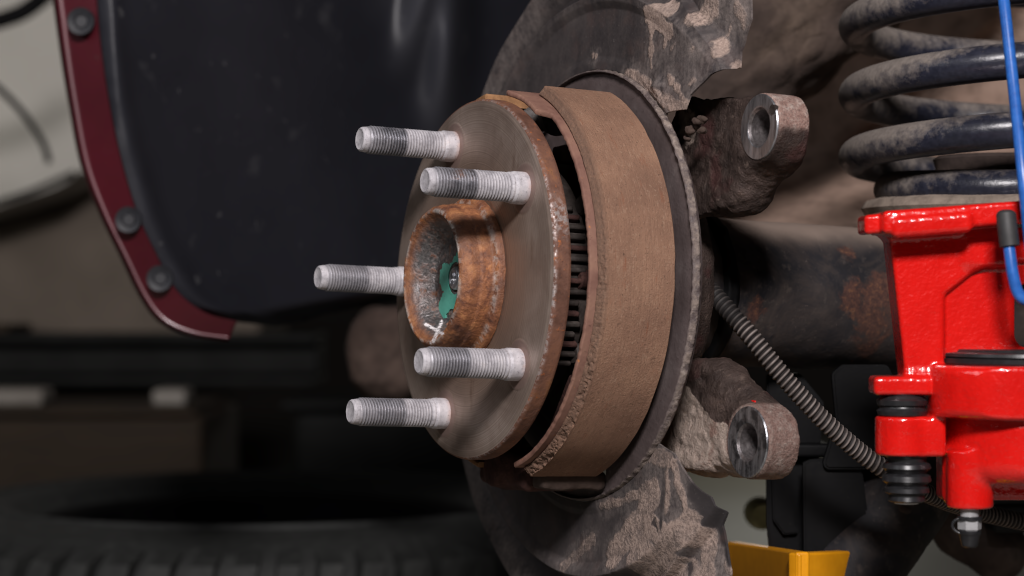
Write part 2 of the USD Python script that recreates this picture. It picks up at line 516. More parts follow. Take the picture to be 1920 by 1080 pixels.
# knuckle casting: dark oily crust, reddish, with pale dried mud where 'mud'
g = G()
n1, n2, n3 = g.noise(55, 7, .66, dist=.5), g.noise(230, 6, .7), g.noise(900, 4, .65)
col = g.ramp(n1, [(.3, (.020, .0125, .0105)), (.48, (.043, .028, .023)), (.62, (.070, .047, .039)), (.75, (.11, .072, .055))])
col = g.mix(g.rng(n2, .58, .70, 0, .75), col, (.16, .115, .092))
col = g.mix(g.mul(g.rng(g.noise(40, 3, .5), .58, .68), .4), col, (.085, .022, .022))
mm = g.rng(g.m('add', g.attr('mud'), g.mul(g.m('subtract', n2, .5), .8)), .42, .58)
mudc = g.ramp(n2, [(.3, (.25, .185, .145)), (.5, (.40, .315, .265)), (.7, (.46, .37, .31))])
mudc = g.mix(g.rng(g.noise(75, 5, .6), .60, .68, 0, .8), mudc, (.19, .105, .08))
col = g.mix(mm, col, mudc)
pk = g.mul(g.attr('pale'), g.rng(n3, .30, .55, .4, 1))
col = g.mix(pk, col, g.ramp(n2, [(.3, (.20, .105, .085)), (.5, (.33, .215, .18)), (.7, (.50, .42, .37))]))
nb = g.bump(g.m('add', n1, g.m('add', n2, g.mul(n3, .5))), .9, .0016)
M_LUG = g.done('crusted_knuckle', base_color=col, roughness=g.mf(g.m('maximum', mm, pk), .62, .95), normal=nb, specular_ior_level=.35)

# freshly milled face: bright steel with parallel cutter marks
g = G()
ct = g.noise(420, 5, .7, stretch=(1, 1.0, .12), dist=.3)
col = g.ramp(ct, [(.3, (.30, .31, .33)), (.5, (.50, .51, .54)), (.7, (.66, .67, .70))])
col = g.mix(g.mul(g.attr('dirt'), g.rng(g.noise(160, 5, .65), .45, .6)), col, (.05, .05, .055))
M_MILLED = g.done('milled_steel', base_color=col, metallic=.92, roughness=g.rng(ct, .3, .7, .26, .45), normal=g.bump(ct, .6, .0006))
g = G()
r, tx, ty, tz = radius_node(g)
col = g.ramp(g.noise(500, 4, .6), [(.3, (.16, .14, .14)), (.6, (.34, .31, .31)), (.8, (.45, .42, .42))])
M_BORE = g.done('bore_steel', base_color=col, metallic=.85, roughness=.38, normal=g.bump(g.noise(900, 2, .5, stretch=(3, .3, .3)), .4, .0004))

# axle tube: black chassis paint, dull, with rust patches and thin dust
g = G()
n1, n2, n3 = g.noise(18, 6, .62), g.noise(60, 6, .66, dist=.4), g.noise(420, 4, .65)
col = g.ramp(n1, [(.3, (.011, .011, .013)), (.55, (.020, .019, .022)), (.75, (.042, .037, .036))])
col = g.mix(g.rng(g.noise(26, 6, .68, dist=.8), .44, .70, 0, .75), col, (.070, .053, .045))
col = g.mix(g.rng(g.noise(150, 6, .7), .55, .72, 0, .5), col, (.11, .088, .076))
col = g.mix(g.mul(g.attr('dust'), .85), col, (.26, .20, .165))
rs = g.mul(g.rng(g.m('add', g.attr('rust'), g.mul(g.m('subtract', n2, .5), 2.4)), .46, .74), .75)
col = g.mix(rs, col, g.ramp(n3, [(.3, (.04, .020, .017)), (.55, (.095, .042, .030)), (.75, (.22, .095, .04))]))
col = g.mix(g.rng(n3, .68, .73, 0, .55), col, (.16, .125, .11))
M_AXLE = g.done('black_axle_paint', base_color=col, specular_ior_level=.2, roughness=g.mf(rs, .6, .85), normal=g.bump(g.m('add', n3, n2), .35, .0007))

g = G()
n1, n2 = g.noise(40, 5, .6), g.noise(420, 4, .65)
col = g.ramp(n1, [(.3, (.0025, .0025, .003)), (.6, (.0045, .0045, .005)), (.8, (.010, .0095, .0095))])
col = g.mix(g.rng(n2, .66, .74, 0, .35), col, (.05, .047, .045))
M_BLACK = g.done('black_painted_steel', base_color=col, roughness=.6, normal=g.bump(n2, .2, .0005), specular_ior_level=.12)

# spring: blue-black enamel, tan dust on what faces up and outward
g = G()
ge = g.add('geometry', 'normal')
sp = g.add('separate_xyz', 'z', vector=ge)
n1, n2 = g.noise(120, 7, .74), g.noise(320, 4, .65)
col = g.ramp(n2, [(.3, (.012, .013, .022)), (.7, (.028, .030, .046))])
du = g.rng(g.m('add', g.m('add', g.mul(sp, .34), g.attr('dust')), g.mul(g.m('subtract', n1, .5), 1.25)), .28, .66)
col = g.mix(g.mul(du, .86), col, g.ramp(n2, [(.3, (.15, .125, .108)), (.7, (.235, .20, .172))]))
M_SPRING = g.done('dusty_blue_black_enamel', base_color=col, roughness=g.mf(du, .30, .92), normal=g.bump(g.m('add', n1, n2), .3, .0006))

# red enamel with orange peel
g = G()
n1, n2 = g.noise(130, 3, .5), g.noise(520, 2, .5)
col = g.ramp(g.noise(60, 4, .6), [(.3, (.60, .007, .005)), (.7, (.70, .010, .007))])
nb = g.bump(g.m('add', n1, g.mul(n2, .30)), .42, .0014)
M_RED = g.done('red_caliper_enamel', base_color=col, roughness=.24, normal=nb, coat_weight=1.0, coat_roughness=.06, coat_normal=nb, specular_ior_level=.45)

g = G()
n2 = g.noise(300, 4, .6)
M_RUBBER = g.done('black_rubber', base_color=g.ramp(n2, [(.3, (.010, .010, .011)), (.7, (.020, .020, .022))]), roughness=.36, normal=g.bump(n2, .12, .0005))
g = G()
n2 = g.noise(200, 5, .6)
M_BLUE = g.done('blue_coated_wire', base_color=g.ramp(n2, [(.3, (.018, .085, .33)), (.6, (.025, .13, .46)), (.8, (.05, .17, .50))]), roughness=.33, normal=g.bump(n2, .1, .0004))
g = G()
M_TIP = g.done('dark_grey_rubber_tip', base_color=g.ramp(g.noise(300, 4, .6), [(.3, (.022, .022, .023)), (.7, (.035, .034, .034))]), roughness=.6)
g = G()
M_ZINC = g.done('zinc_plate', base_color=g.ramp(g.noise(250, 4, .6), [(.3, (.55, .55, .56)), (.7, (.72, .72, .73))]), metallic=.55, roughness=.3)
g = G()
M_GREEN = g.done('green_marking_paint', base_color=g.mix(g.rng(g.noise(900, 3, .6), .66, .7), g.ramp(g.noise(120, 4, .6), [(.3, (.07, .34, .26)), (.7, (.12, .45, .35))]), (.02, .06, .05)), roughness=.5, normal=g.bump(g.noise(300, 3, .5), .3, .0005))
g = G()
n1 = g.noise(160, 5, .6)
M_YELLOW = g.done('yellow_stand_paint', base_color=g.ramp(n1, [(.3, (.80, .32, .006)), (.7, (.88, .37, .009))]), roughness=.38, normal=g.bump(g.noise(500, 3, .5), .12, .0005))

# cable armour: worn wire, dark in the valleys
g = G()
n1 = g.noise(170, 5, .65)
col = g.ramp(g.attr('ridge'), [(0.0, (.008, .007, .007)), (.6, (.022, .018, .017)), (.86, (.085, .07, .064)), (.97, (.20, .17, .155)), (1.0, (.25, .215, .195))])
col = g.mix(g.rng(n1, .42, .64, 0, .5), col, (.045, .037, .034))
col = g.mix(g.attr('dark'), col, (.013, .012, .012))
M_CABLE = g.done('spiral_cable_armour', base_color=col, roughness=.6, specular_ior_level=.2, normal=g.bump(n1, .2, .0005))

M_DUSTWALL = crust('dusty_wheelhouse', (.20, .132, .10), (.30, .207, .16), (.36, .255, .20), 9, .95, .25, .003, fine=9.0)
M_DUSTRAIL = crust('dusty_rail', (.035, .024, .02), (.065, .045, .036), (.115, .082, .062), 14, .9, .5, .004, fine=5.0)
M_SEAT = crust('dusty_spring_seat', (.16, .125, .10), (.25, .20, .162), (.32, .26, .21), 40, .95, .3, .001)
M_BROWNARM = crust('brown_dusty_arm', (.035, .025, .022), (.07, .05, .043), (.12, .09, .075), 30, .85, .4, .001)

# car body
g = G()
n1 = g.noise(14, 4, .6)
col = g.ramp(n1, [(.3, (.062, .0045, .010)), (.7, (.088, .0065, .014))])
col = g.mix(g.rng(g.noise(110, 5, .65), .64, .72, 0, .5), col, (.07, .03, .03))
M_MAROON = g.done('maroon_car_paint', base_color=col, roughness=.42, coat_weight=.5, coat_roughness=.2, metallic=.15)
g = G()
n1, n2 = g.noise(7, 5, .6), g.noise(26, 4, .6)
col = g.ramp(n1, [(.3, (.0115, .0120, .0165)), (.7, (.0190, .0195, .0260))])
col = g.mix(g.rng(n2, .62, .72, 0, .30), col, (.075, .075, .08))
col = g.mix(g.rng(g.noise(85, 3, .5), .70, .76, 0, .5), col, (.10, .10, .105))
col = g.mix(g.mul(g.attr('scrape'), .8), col, (.07, .072, .085))  # painted fold highlights, plus scraped left edge
M_LINER = g.done('black_liner_plastic', base_color=col, roughness=.46, normal=g.bump(g.noise(240, 3, .5), .12, .001), specular_ior_level=.4)
g = G()
M_CLIP = g.done('clip_plastic', base_color=g.ramp(g.noise(120, 4, .6), [(.3, (.010, .0105, .014)), (.7, (.022, .023, .028))]), roughness=.55)
g = G()
col = g.ramp(g.noise(3, 4, .6), [(.3, (.40, .385, .35)), (.7, (.48, .46, .42))])
M_PALE = g.done('pale_grey_enamel', base_color=col, roughness=.5)
g = G()
col = g.ramp(g.noise(2.5, 6, .6), [(.3, (.12, .112, .094)), (.5, (.158, .150, .126)), (.7, (.19, .18, .152))])
col = g.mix(g.rng(g.noise(11, 5, .65), .60, .72, 0, .35), col, (.07, .068, .06))
M_FLOOR = g.done('painted_concrete', base_color=col, roughness=.55, normal=g.bump(g.noise(60, 4, .6), .2, .002))
g = G()
M_WALL = g.done('dark_wall', base_color=g.ramp(g.noise(1.5, 5, .6), [(.3, (.02, .016, .013)), (.7, (.032, .026, .021))]), roughness=.85)
g = G()
n1 = g.noise(90, 5, .6)
M_TYRE = g.done('dusty_tyre_rubber', base_color=g.ramp(n1, [(.3, (.010, .0105, .010)), (.6, (.020, .0215, .020)), (.8, (.045, .047, .043))]), roughness=.75, normal=g.bump(n1, .3, .001))
g = G()
M_CARD = g.done('brown_board', base_color=g.ramp(g.noise(12, 4, .6, stretch=(1, 1, 6)), [(.3, (.018, .0105, .004)), (.7, (.032, .018, .007))]), roughness=.8)
g = G()
M_CARD2 = g.done('brown_wall_stand_in', base_color=g.ramp(g.noise(9, 5, .6), [(.3, (.10, .08, .062)), (.7, (.15, .12, .095))]), roughness=.8)
g = G()
M_WHITE = g.done('white_block', base_color=g.ramp(g.noise(20, 4, .6), [(.3, (.20, .18, .155)), (.7, (.28, .26, .23))]), roughness=.6)
g = G()
M_GREYST = g.done('grey_steel', specular_ior_level=.1, base_color=g.ramp(g.noise(16, 4, .6), [(.3, (.008, .0085, .008)), (.7, (.016, .0165, .016))]), roughness=.6)
M_RUSTYBLOCK = crust('rusty_dusty_bracket', (.03, .019, .015), (.058, .038, .03), (.095, .066, .053), 20, .9, .4, .002)
M_OLIVE = crust('olive_bush', (.2, .18, .08), (.3, .27, .13), (.4, .36, .2), 40, .8, .3, .001)

# ------------------------------------------------------------------ the wheel-end frame: x = axis outward, y = towards the viewer, z = up
BETA, TAU = math.radians(27.0), .045
A = np.array([-math.cos(BETA) * math.cos(TAU), -math.sin(BETA) * math.cos(TAU), math.sin(TAU)])
U = np.array([math.sin(BETA), -math.cos(BETA), 0.0])
W = np.cross(A, U)
H = at(878, 523, 1.1)
HUB = frame_matrix(H, A, U, W)


def on(px, py, t):
    """local (u, v) of the point of plane x = t seen at a pixel"""
    d = at(px, py, 1.0) - CAM
    k = np.dot(H + t * A - CAM, A) / np.dot(d, A)
    q = CAM + k * d - H
    return np.array([q @ U, q @ W])


def loc(px, py, t): return np.array([t, *on(px, py, t)])
def segd(p, a, b):
    d = b - a
    t = np.clip(((p - a) @ d) / (d @ d), 0, 1)
    return np.linalg.norm(p - a - t[:, None] * d, axis=1)


# ================================================================== SETTING
def slab(lo, hi, bev=None):
    lo, hi = np.array(lo, float), np.array(hi, float)
    b = bev if bev else .04 * (hi - lo).min()
    s = [manifold3d.Manifold.sphere(b, 12).translate([float(q) for q in (np.where(c, hi - b, lo + b))]) for c in np.ndindex(2, 2, 2)]
    return manifold3d.Manifold.batch_hull(s)


def sheet(lo, hi, z):
    n = 30
    X, Y = np.meshgrid(np.linspace(lo[0], hi[0], n), np.linspace(lo[1], hi[1], n), indexing='ij')
    return np.stack([X.ravel(), Y.ravel(), np.full(n * n, z)], 1), gridfaces(n, n)


put(None, 'floor', sheet((-6, -1), (6, 9), 0.0), M_FLOOR, False, kind='structure')
wv, wf = sheet((-6, 0), (6, 4), 0.0)
put(None, 'wall', (np.stack([wv[:, 0], np.full(len(wv), 8.0) + 0 * wv[:, 1], wv[:, 1]], 1), wf), M_WALL, False, kind='structure')

# pale cabinet far behind the fender, its cable
d = 3.2
c0, c1 = at(-520, -420, d), at(150, 372, d)
cab = thing('pale_cabinet', 'pale grey rounded machine housing behind the maroon fender edge, its underside curving up', 'cabinet')
prof = catmull([at(-560, 520, d)[[0, 2]], at(-120, 418, d)[[0, 2]], at(40, 374, d)[[0, 2]], at(140, 330, d)[[0, 2]], at(200, 240, d)[[0, 2]], at(205, -80, d)[[0, 2]], at(120, -460, d)[[0, 2]], at(-560, -520, d)[[0, 2]]], 90)
from shapely.geometry import Polygon
from shapely.geometry.polygon import orient
ex = trimesh.creation.extrude_polygon(Polygon(prof), .5, engine='earcut')
V = np.array(ex.vertices)
bodyc = trimesh.Trimesh(np.stack([V[:, 0], d + V[:, 2], V[:, 1]], 1), ex.faces)
outward(bodyc)
put(cab, 'housing', bodyc, M_PALE, 40)
fl = tube(even(catmull([at(-60, 392, d - .012), at(40, 364, d - .012), at(140, 322, d - .012)], 40), 40)[0], .003, 12)
put(cab, 'base', slab((-1.75, 3.40, .36), (-.40, 3.8, .66), .01), M_CARD2, 30)  # added box, stands in for the lit brown wall behind
put(cab, 'lower_lip', fl, M_GREYST, True)
cb = even(catmull([at(-60, 120, 2.7), at(0, 168, 2.7), at(45, 215, 2.7), at(80, 268, 2.7), at(92, 305, 2.7)], 60), 60)[0]
put(None, 'hanging_cable', tube(cb, .0042, 14), M_BLACK, True, label='thin black cable drooping across the pale grey cabinet', cat='cable')
cb = even(catmull([at(-80, 60, 2.7), at(0, 38, 2.7), at(50, 18, 2.7), at(110, -30, 2.7)], 40), 40)[0]
put(None, 'black_pipe', tube(cb, .011, 16), M_BLACK, True, label='blurred dark pipe crossing the top corner above the drooping cable', cat='pipe')

# things in the dark under the car
bm = thing('steel_beam', 'long dark grey steel beam low behind the maroon fender', 'beam')
put(bm, 'web', slab((-1.75, 3.30, .335), (-.30, 3.42, .385), .006), M_GREYST, 30)
put(bm, 'flange', slab((-1.75, 3.26, .385), (-.30, 3.44, .400), .004), M_GREYST, 30)
put(bm, 'flange', slab((-1.75, 3.26, .320), (-.30, 3.44, .334), .004), M_GREYST, 30)
put(bm, 'end_plate', slab((-1.02, 3.245, .402), (-.765, 3.40, .414), .004), M_CARD, 30, label='brown plate on the beam')
bx = thing('brown_board_box', 'low brown board box in the dark at the left edge', 'box')
put(bx, 'box', slab((-1.55, 3.0, .12), (-.435, 3.4, .292), .012), M_CARD, 30)
put(bx, 'lid', slab((-1.56, 2.985, .290), (-.445, 3.41, .302), .004), M_CARD, 30)
for k, (xa, xb, lab) in enumerate(((-.95, -.665, 'long off-white block lying on the brown box at the left edge'), (-.51, -.462, 'small white block standing near the right end of the brown box'))):
    put(None, 'white_block', slab((xa, 3.02, .303), (xb, 3.10, .326), .006), M_WHITE, 30, label=lab, cat='block', group='white blocks on the brown box')
gb = thing('grey_bin', 'dim grey bin in shadow below the lowest left stud', 'bin')
put(gb, 'bin', slab((-.31, 3.0, .10), (.02, 3.3, .300), .02), M_GREYST, 30)
put(gb, 'rim', slab((-.325, 2.985, .298), (.03, 3.315, .312), .005), M_GREYST, 30)

# tyre lying flat on the floor
TC = np.array([-.245, 2.12, 0.0])
ty = thing('tyre', 'dusty off-road tyre lying flat on the floor in the shadow', 'tyre', Gf.Matrix4d().SetTranslate(Gf.Vec3d(*TC)))
tp = [(0.02, .225), (.012, .24), (.010, .30), (.018, .345), (.035, .362), (.05, .366), (.21, .366), (.235, .358), (.252, .340), (.262, .30), (.262, .255), (.254, .238), (.24, .226), (.235, .215), (.03, .215)]
put(ty, 'carcass', lathe(tp + tp[:1], 160, axis='z'), M_TYRE, 40)
rim = [(.06, .214), (.232, .214), (.24, .222), (.244, .220), (.238, .205), (.15, .195), (.13, .08), (.13, .035), (.11, .035), (.11, .09), (.06, .20)]
put(ty, 'wheel_rim', lathe(rim + rim[:1], 96, axis='z'), M_BLACK, 35)
rib = lathe([(.2615, .272), (.2655, .274), (.2655, .280), (.2615, .282), (.2615, .272)], 160, axis='z')
put(ty, 'sidewall_rib', rib, M_TYRE, 40)
rng_ = np.random.default_rng(4)
nb = 66
for row, (z0, z1, r0, r1) in enumerate(((.196, .252, .352, .384), (.140, .186, .362, .386), (.084, .130, .362, .386))):
    for k in range(nb):
        th = (k + (.5 if row % 2 else 0)) / nb * 2 * pi
        if math.sin(th) > .25:
            continue
        w = 2 * pi / nb * (.30 + .05 * rng_.random())
        c = []
        for zz, rr, q in ((z0, r0, 1.0), (z1, r0 - (.014 if row == 0 else 0), 1.0), (z0, r1, .82), (z1 - (.010 if row == 0 else .003), r1 - (.010 if row == 0 else 0), .82)):
            for sg in (-1, 1):
                an = th + sg * w * q + (zz - z0) * (.55 if row != 1 else -.55)
                c.append((rr * math.cos(an), rr * math.sin(an), zz))
        put(ty, 'tread_block', manifold3d.Manifold.hull_points(np.array(c)), M_TYRE, False)

# ================================================================== CAR BODY
lipL = np.array([(66, -160), (86, -60), (98, 0), (112, 100), (128, 200), (150, 310), (185, 400), (224, 480), (263, 560), (300, 606), (355, 630), (425, 640)], float)
lipR = np.array([(170, -160), (176, -60), (180, 0), (187, 80), (203, 190), (226, 300), (256, 400), (292, 478), (322, 534), (352, 566), (392, 590), (442, 602)], float)
s0 = np.linspace(0, 1, len(lipL))
L_, R_ = catmull(lipL, 160), catmull(lipR, 160)
FD = 1.42
rows = []
for i in range(160):
    l, r = L_[i], R_[i]
    row = []
    for q in np.linspace(1, .22, 14):           # flat return flange
        p = l + (r - l) * q
        row.append(at(*p, FD + .012 * (1 - q)))
    c = l + (r - l) * .22
    for an in np.linspace(.12, 1.0, 16):        # rolled edge turning outward to the panel
        an = an * pi * .62
        e = (l - c)
        p = c + e * math.sin(an) * 1.02
        row.append(at(*p, FD + .012 * .78 - .006 * math.sin(an * 1.3) + .030 * (1 - math.cos(an))))
    e = l - c
    for q in np.linspace(.1, 1, 10):
        p = c + e * (1.02 * math.sin(pi * .62) - .45 * q)
        row.append(at(*p, FD + .05 + .16 * q))
    rows.append(row)
V = np.array(rows); n, m = V.shape[:2]
fender = thing('car_fender', 'maroon painted wheel arch edge with three black clips along it', 'fender')
put(fender, 'arch_edge', shell(V.reshape(-1, 3), n, m, np.tile([0.0, .0012, 0.0], (n * m, 1)) + np.repeat([[.0008, 0, 0]], n * m, 0)), M_MAROON, 60)
for (px, py, rr) in ((152, 40, .0092), (241, 412, .0088), (300, 522, .0088)):
    c = at(px, py, FD - .002)
    cl = lathe([(0, 0), (0, rr * .42), (.0012, rr * .46), (.0005, rr * .55), (.0022, rr * .98), (.0014, rr), (-.002, rr), (-.004, 0)], 40)
    mt = trimesh.Trimesh(np.stack([cl.vertices[:, 1], -cl.vertices[:, 0], cl.vertices[:, 2]], 1) + c, cl.faces)
    outward(mt)
    put(fender, 'clip', mt, M_CLIP, 40)

# fender liner, one moulded sheet
nx, nz = 150, 110
rows = []
for i, q in enumerate(np.linspace(0, 1, nx)):
    row = []
    for j, s in enumerate(np.linspace(0, 1, nz)):
        # left edge follows the flange, bottom edge rises to the right
        yb = np.interp(q, [0, .12, .3, .55, .75, 1], [603, 612, 590, 560, 540, 535])
        py = -200 + (yb + 200) * s
        if q == 0 or True:
            xl = np.interp(py, lipR[:, 1], lipR[:, 0])
            xl = xl if py < 602 else 442
        px = xl - 6 + (1120 - xl) * q
        dep = FD + .010 + .34 * max(0, (px - 215) / 800) ** 1.15
        dep -= .018 * math.exp(-((px - xl - 25) / 22.0) ** 2) * 0.35
        # moulded folds towards the right
        fx = 770 + (100 - py) * .20
        dep -= .034 * math.exp(-((px - fx) / 34.0) ** 2) * sstep(190, -40, py)
        fx = 838 + (150 - py) * .05
        dep -= .048 * math.exp(-((px - fx) / 40.0) ** 2) * sstep(330, 60, py)
        dep += .035 * sstep(.965, 1.0, s) ** 2
        dep += .006 * (fbm(np.array([px / 220.0, py / 220.0, 3.3]), 3) - .5)
        row.append(at(px, py, dep))
    rows.append(row)
V = np.array(rows).reshape(-1, 3)
LV = V
def ridge_highlight(v):  # pale streaks painted along the folds as their highlights
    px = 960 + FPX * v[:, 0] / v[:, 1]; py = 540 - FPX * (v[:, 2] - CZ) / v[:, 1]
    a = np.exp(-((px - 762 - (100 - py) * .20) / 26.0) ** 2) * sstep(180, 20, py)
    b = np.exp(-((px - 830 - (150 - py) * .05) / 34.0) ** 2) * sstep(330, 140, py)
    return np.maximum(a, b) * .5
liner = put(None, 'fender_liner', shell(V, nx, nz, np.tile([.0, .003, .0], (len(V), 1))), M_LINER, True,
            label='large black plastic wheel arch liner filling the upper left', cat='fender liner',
            attrs={'scrape': lambda v: ridge_highlight(v) + np.exp(-((v[:, 0] - np.interp(v[:, 2], LV[:nz, 2][::-1], LV[:nz, 0][::-1]) - .006) / .006) ** 2) * .5 * fbm(v * 60, 3)})

# dusty block right behind the hub
blk = nets(lambda P: sd_box(P, at(655, 745, 1.62) - [0, .03, 0], at(790, 575, 1.62) + [0, .05, 0], .02), at(640, 770, 1.62) - [0, .06, 0], at(805, 555, 1.62) + [0, .09, 0], .004)
put(None, 'body_mount', bumpy(blk, .008, 22, 4, 3), M_RUSTYBLOCK, True, label='blurred rusty brown body mount behind the left edge of the hub', cat='bracket')

# wheelhouse panel and the rail above it
nx, nz = 90, 70
rows = []
for q in np.linspace(0, 1, nx):
    row = []
    for s in np.linspace(0, 1, nz):
        px, py = 1180 + 920 * q, -120 + 620 * s
        dep = 1.58 - .10 * q - .16 * sstep(.62, 1.0, s) + .02 * (fbm(np.array([px / 160., py / 160., 1.7]), 4) - .5)
        dep += .012 * math.exp(-(((px - 1740) + (py - 170) * 1.25) / 26.0) ** 2)
        row.append(at(px, py, dep))
    rows.append(row)
V = np.array(rows).reshape(-1, 3)
put(None, 'wheelhouse_panel', shell(V, nx, nz, np.tile([0, .002, 0.], (len(V), 1))), M_DUSTWALL, True, label='dusty tan inner wheelhouse panel behind the coil spring', cat='body panel')
rail = thing('frame_rail', 'dirt-caked dark brown rail running diagonally at the top centre', 'frame rail')
a_, b_ = at(1200, 262, 1.36), at(1790, -250, 1.36)
rm = nets(lambda P: sd_cap(P, a_, b_, .052), np.minimum(a_, b_) - .07, np.maximum(a_, b_) + .07, .005)
put(rail, 'rail', bumpy(rm, .016, 24, 5, 8), M_DUSTRAIL, True)
a2, b2 = at(1250, 300, 1.33), at(1790, -110, 1.33)
pth = even(catmull([a2, (a2 + b2) / 2 + [0, 0, .004], b2], 60), 60)[0]
put(rail, 'brake_line', bumpy(tube(pth, .0105, 20), .003, 60, 3, 4), M_DUSTRAIL, True)

# axle tube and brackets
AX = []
ax = thing('axle_tube', 'fat black axle tube with rust patches behind the brake', 'axle', HUB)
at_prof = [(-.095, .0), (-.095, .046), (-.115, .0465), (-.13, .0415), (-.16, .0405), (-.60, .0405), (-.60, 0)]
def rustmask(v):
    out = np.zeros(len(v))
    for (px, py, r) in ((1640, 600, .016), (1600, 560, .008), (1628, 655, .011), (1590, 470, .006), (1655, 560, .012), (1420, 585, .007)):
        c = loc(px, py, -.20)
        c = np.array([c[0], *(on(px, py, -.21))])
        # centre on the front of the tube along the view ray
        dd = (at(px, py, 1.0) - CAM)
        o = CAM - H
        R3 = np.stack([A, U, W])
        o, dd = R3 @ o, R3 @ dd
        aa, bb, cc = dd[1] ** 2 + dd[2] ** 2, 2 * (o[1] * dd[1] + o[2] * dd[2]), o[1] ** 2 + o[2] ** 2 - .0405 ** 2
        disc = bb * bb - 4 * aa * cc
        if disc < 0:
            continue
        k = (-bb - math.sqrt(disc)) / (2 * aa)
        p = o + k * dd
        out = np.maximum(out, 1 - np.linalg.norm(v - p, axis=1) / (2 * r))
    return out
def topdust(v):
    a = v[:, 2] / np.maximum(np.hypot(v[:, 1], v[:, 2]), 1e-6)
    return sstep(.55, .98, a + .35 * (fbm(v * 45, 3) - .5)) * (v[:, 0] < -.13)
put(ax, 'tube', bumpy(lathe(at_prof, 160, fine=.003), .0006, 60, 4, 2), M_AXLE, 40, attrs={'rust': rustmask, 'dust': topdust})
weld = lathe([(-.128, .041), (-.131, .0450), (-.136, .0455), (-.140, .0405)], 120, fine=.0012)
put(ax, 'weld_bead', bumpy(weld, .0012, 160, 3, 5), M_BLACK, True)

br = thing('axle_bracket', 'black folded steel bracket standing under the axle tube', 'bracket')
def pxpoly(pts, d0, d1, bev=0):
    """extrusion of a real outline at depth d0 back to d1"""
    P = [at(px, py, d0)[[0, 2]] for px, py in pts]
    e = trimesh.creation.extrude_polygon(Polygon(P).buffer(0), d1 - d0, engine='earcut')
    V = np.array(e.vertices)
    q = trimesh.Trimesh(np.stack([V[:, 0], d0 + V[:, 2], V[:, 1]], 1), e.faces)
    outward(q)
    return q
def yawed(m, pivot, deg):
    m.apply_transform(trimesh.transformations.rotation_matrix(math.radians(deg), [0, 0, 1], pivot))
    return m
def plate_px(pts, d, th, fil=6, n=6):
    """flat plate with rounded outline corners and bevelled edges"""
    po = Polygon(pts).buffer(-fil).buffer(fil, resolution=n) if fil else Polygon(pts)
    k = d / FPX
    lay = []
    b = th * .18
    me = []
    for z, ins in ((0, b), (b, 0), (th - b, 0), (th, b)):
        lay.append((z, ins))
    mans = []
    for (z0, i0), (z1, i1) in zip(lay[:-1], lay[1:]):
        cs = manifold3d.CrossSection([np.array(orient(po.buffer(-max(i0, i1) / k if (i0 or i1) else 0), 1.0).exterior.coords)[:-1] * k])
        mans.append(manifold3d.Manifold.extrude(cs, z1 - z0).translate([0, 0, z0]))
    mm = mans[1] + mans[0] + mans[2]
    q = mm.to_mesh(); v = q.vert_properties[:, :3]
    c = at(0, 0, d)
    out = trimesh.Trimesh(np.stack([v[:, 0] + c[0], d + v[:, 2], c[2] - v[:, 1]], 1), q.tri_verts)
    outward(out)
    return out
put(br, 'front_plate', plate_px([(1438, 700), (1500, 700), (1545, 755), (1520, 1060), (1446, 1060), (1438, 980)], 1.19, .006, 8), M_BLACK, 30)
put(br, 'rib', plate_px([(1447, 880), (1487, 880), (1490, 985), (1502, 1000), (1470, 1003), (1450, 975)], 1.185, .005, 6), M_BLACK, 30)
sp_ = plate_px([(1506, 868), (1520, 862), (1614, 855), (1640, 1060), (1508, 1060)], 1.17, .006, 4)
put(br, 'side_plate', sp_, M_BLACK, 30)
put(br, 'upper_wing', plate_px([(1560, 700), (1580, 684), (1665, 684), (1700, 760), (1690, 880), (1540, 880), (1568, 790)], 1.165, .007, 12), M_BLACK, 30)
put(br, 'crossbar', slab(at(1420, 858, 1.18), at(1560, 832, 1.18) + [0, .03, 0], .002), M_BLACK, 30)

bu = lathe([(0, 0), (0, .006), (-.002, .0075), (-.012, .0085), (-.02, .0085), (-.02, 0)], 40)
mt = trimesh.Trimesh(np.stack([bu.vertices[:, 1], -bu.vertices[:, 0], bu.vertices[:, 2]], 1) * 1.25 + at(1432, 968, 1.42), bu.faces); outward(mt)
put(None, 'rubber_bush', mt, M_OLIVE, 40, label='blurred olive round bush peeking out left of the black bracket', cat='bush')

# control arms low at the right
def arm(name, pts, rad, mat, label, amp=.002, flat=.6, seed=1, attrs=None):
    P = [np.array(p) for p in pts]
    lo = np.min(P, 0) - max(rad) * 1.4; hi = np.max(P, 0) + max(rad) * 1.4
    def f(X):
        d = None
        for k in range(len(P) - 1):
            q = sd_cap(X, P[k], P[k + 1], rad[k], rad[k + 1])
            d = q if d is None else smin(d, q, .01)
        return d
    t = thing(name, label, 'suspension arm')
    put(t, 'arm', bumpy(nets(f, lo, hi, .0032), amp, 45, 4, seed), mat, True)
    return t
a1 = arm('lower_arm', [at(1725, 800, 1.22), at(1690, 920, 1.2), at(1560, 1130, 1.18)], [.030, .027, .027], M_AXLE, 'black lower suspension arm slanting down to the left of the bleeder')
c_ = at(1672, 985, 1.172)
pt = nets(lambda P: sd_box(P, c_ - [.0065, .003, .015], c_ + [.0065, .006, .015], .004), c_ - .022, c_ + .022, .0012)
pt.apply_transform(trimesh.transformations.rotation_matrix(math.radians(32), [0, 1, 0], c_))
put(a1, 'worn_pad', bumpy(pt, .0012, 150, 4, 6), M_BROWNARM, True)
a2_ = arm('trailing_arm', [at(1745, 930, 1.28), at(1800, 985, 1.28), at(1868, 1030, 1.28)], [.013, .017, .019], M_BROWNARM, 'brown dusty arm with a rounded end behind the bleeder cap')
put(a2_, 'bush_sleeve', slab(at(1862, 1000, 1.24), at(1960, 945, 1.24) + [0, .05, 0], .003), M_GREYST, 30)

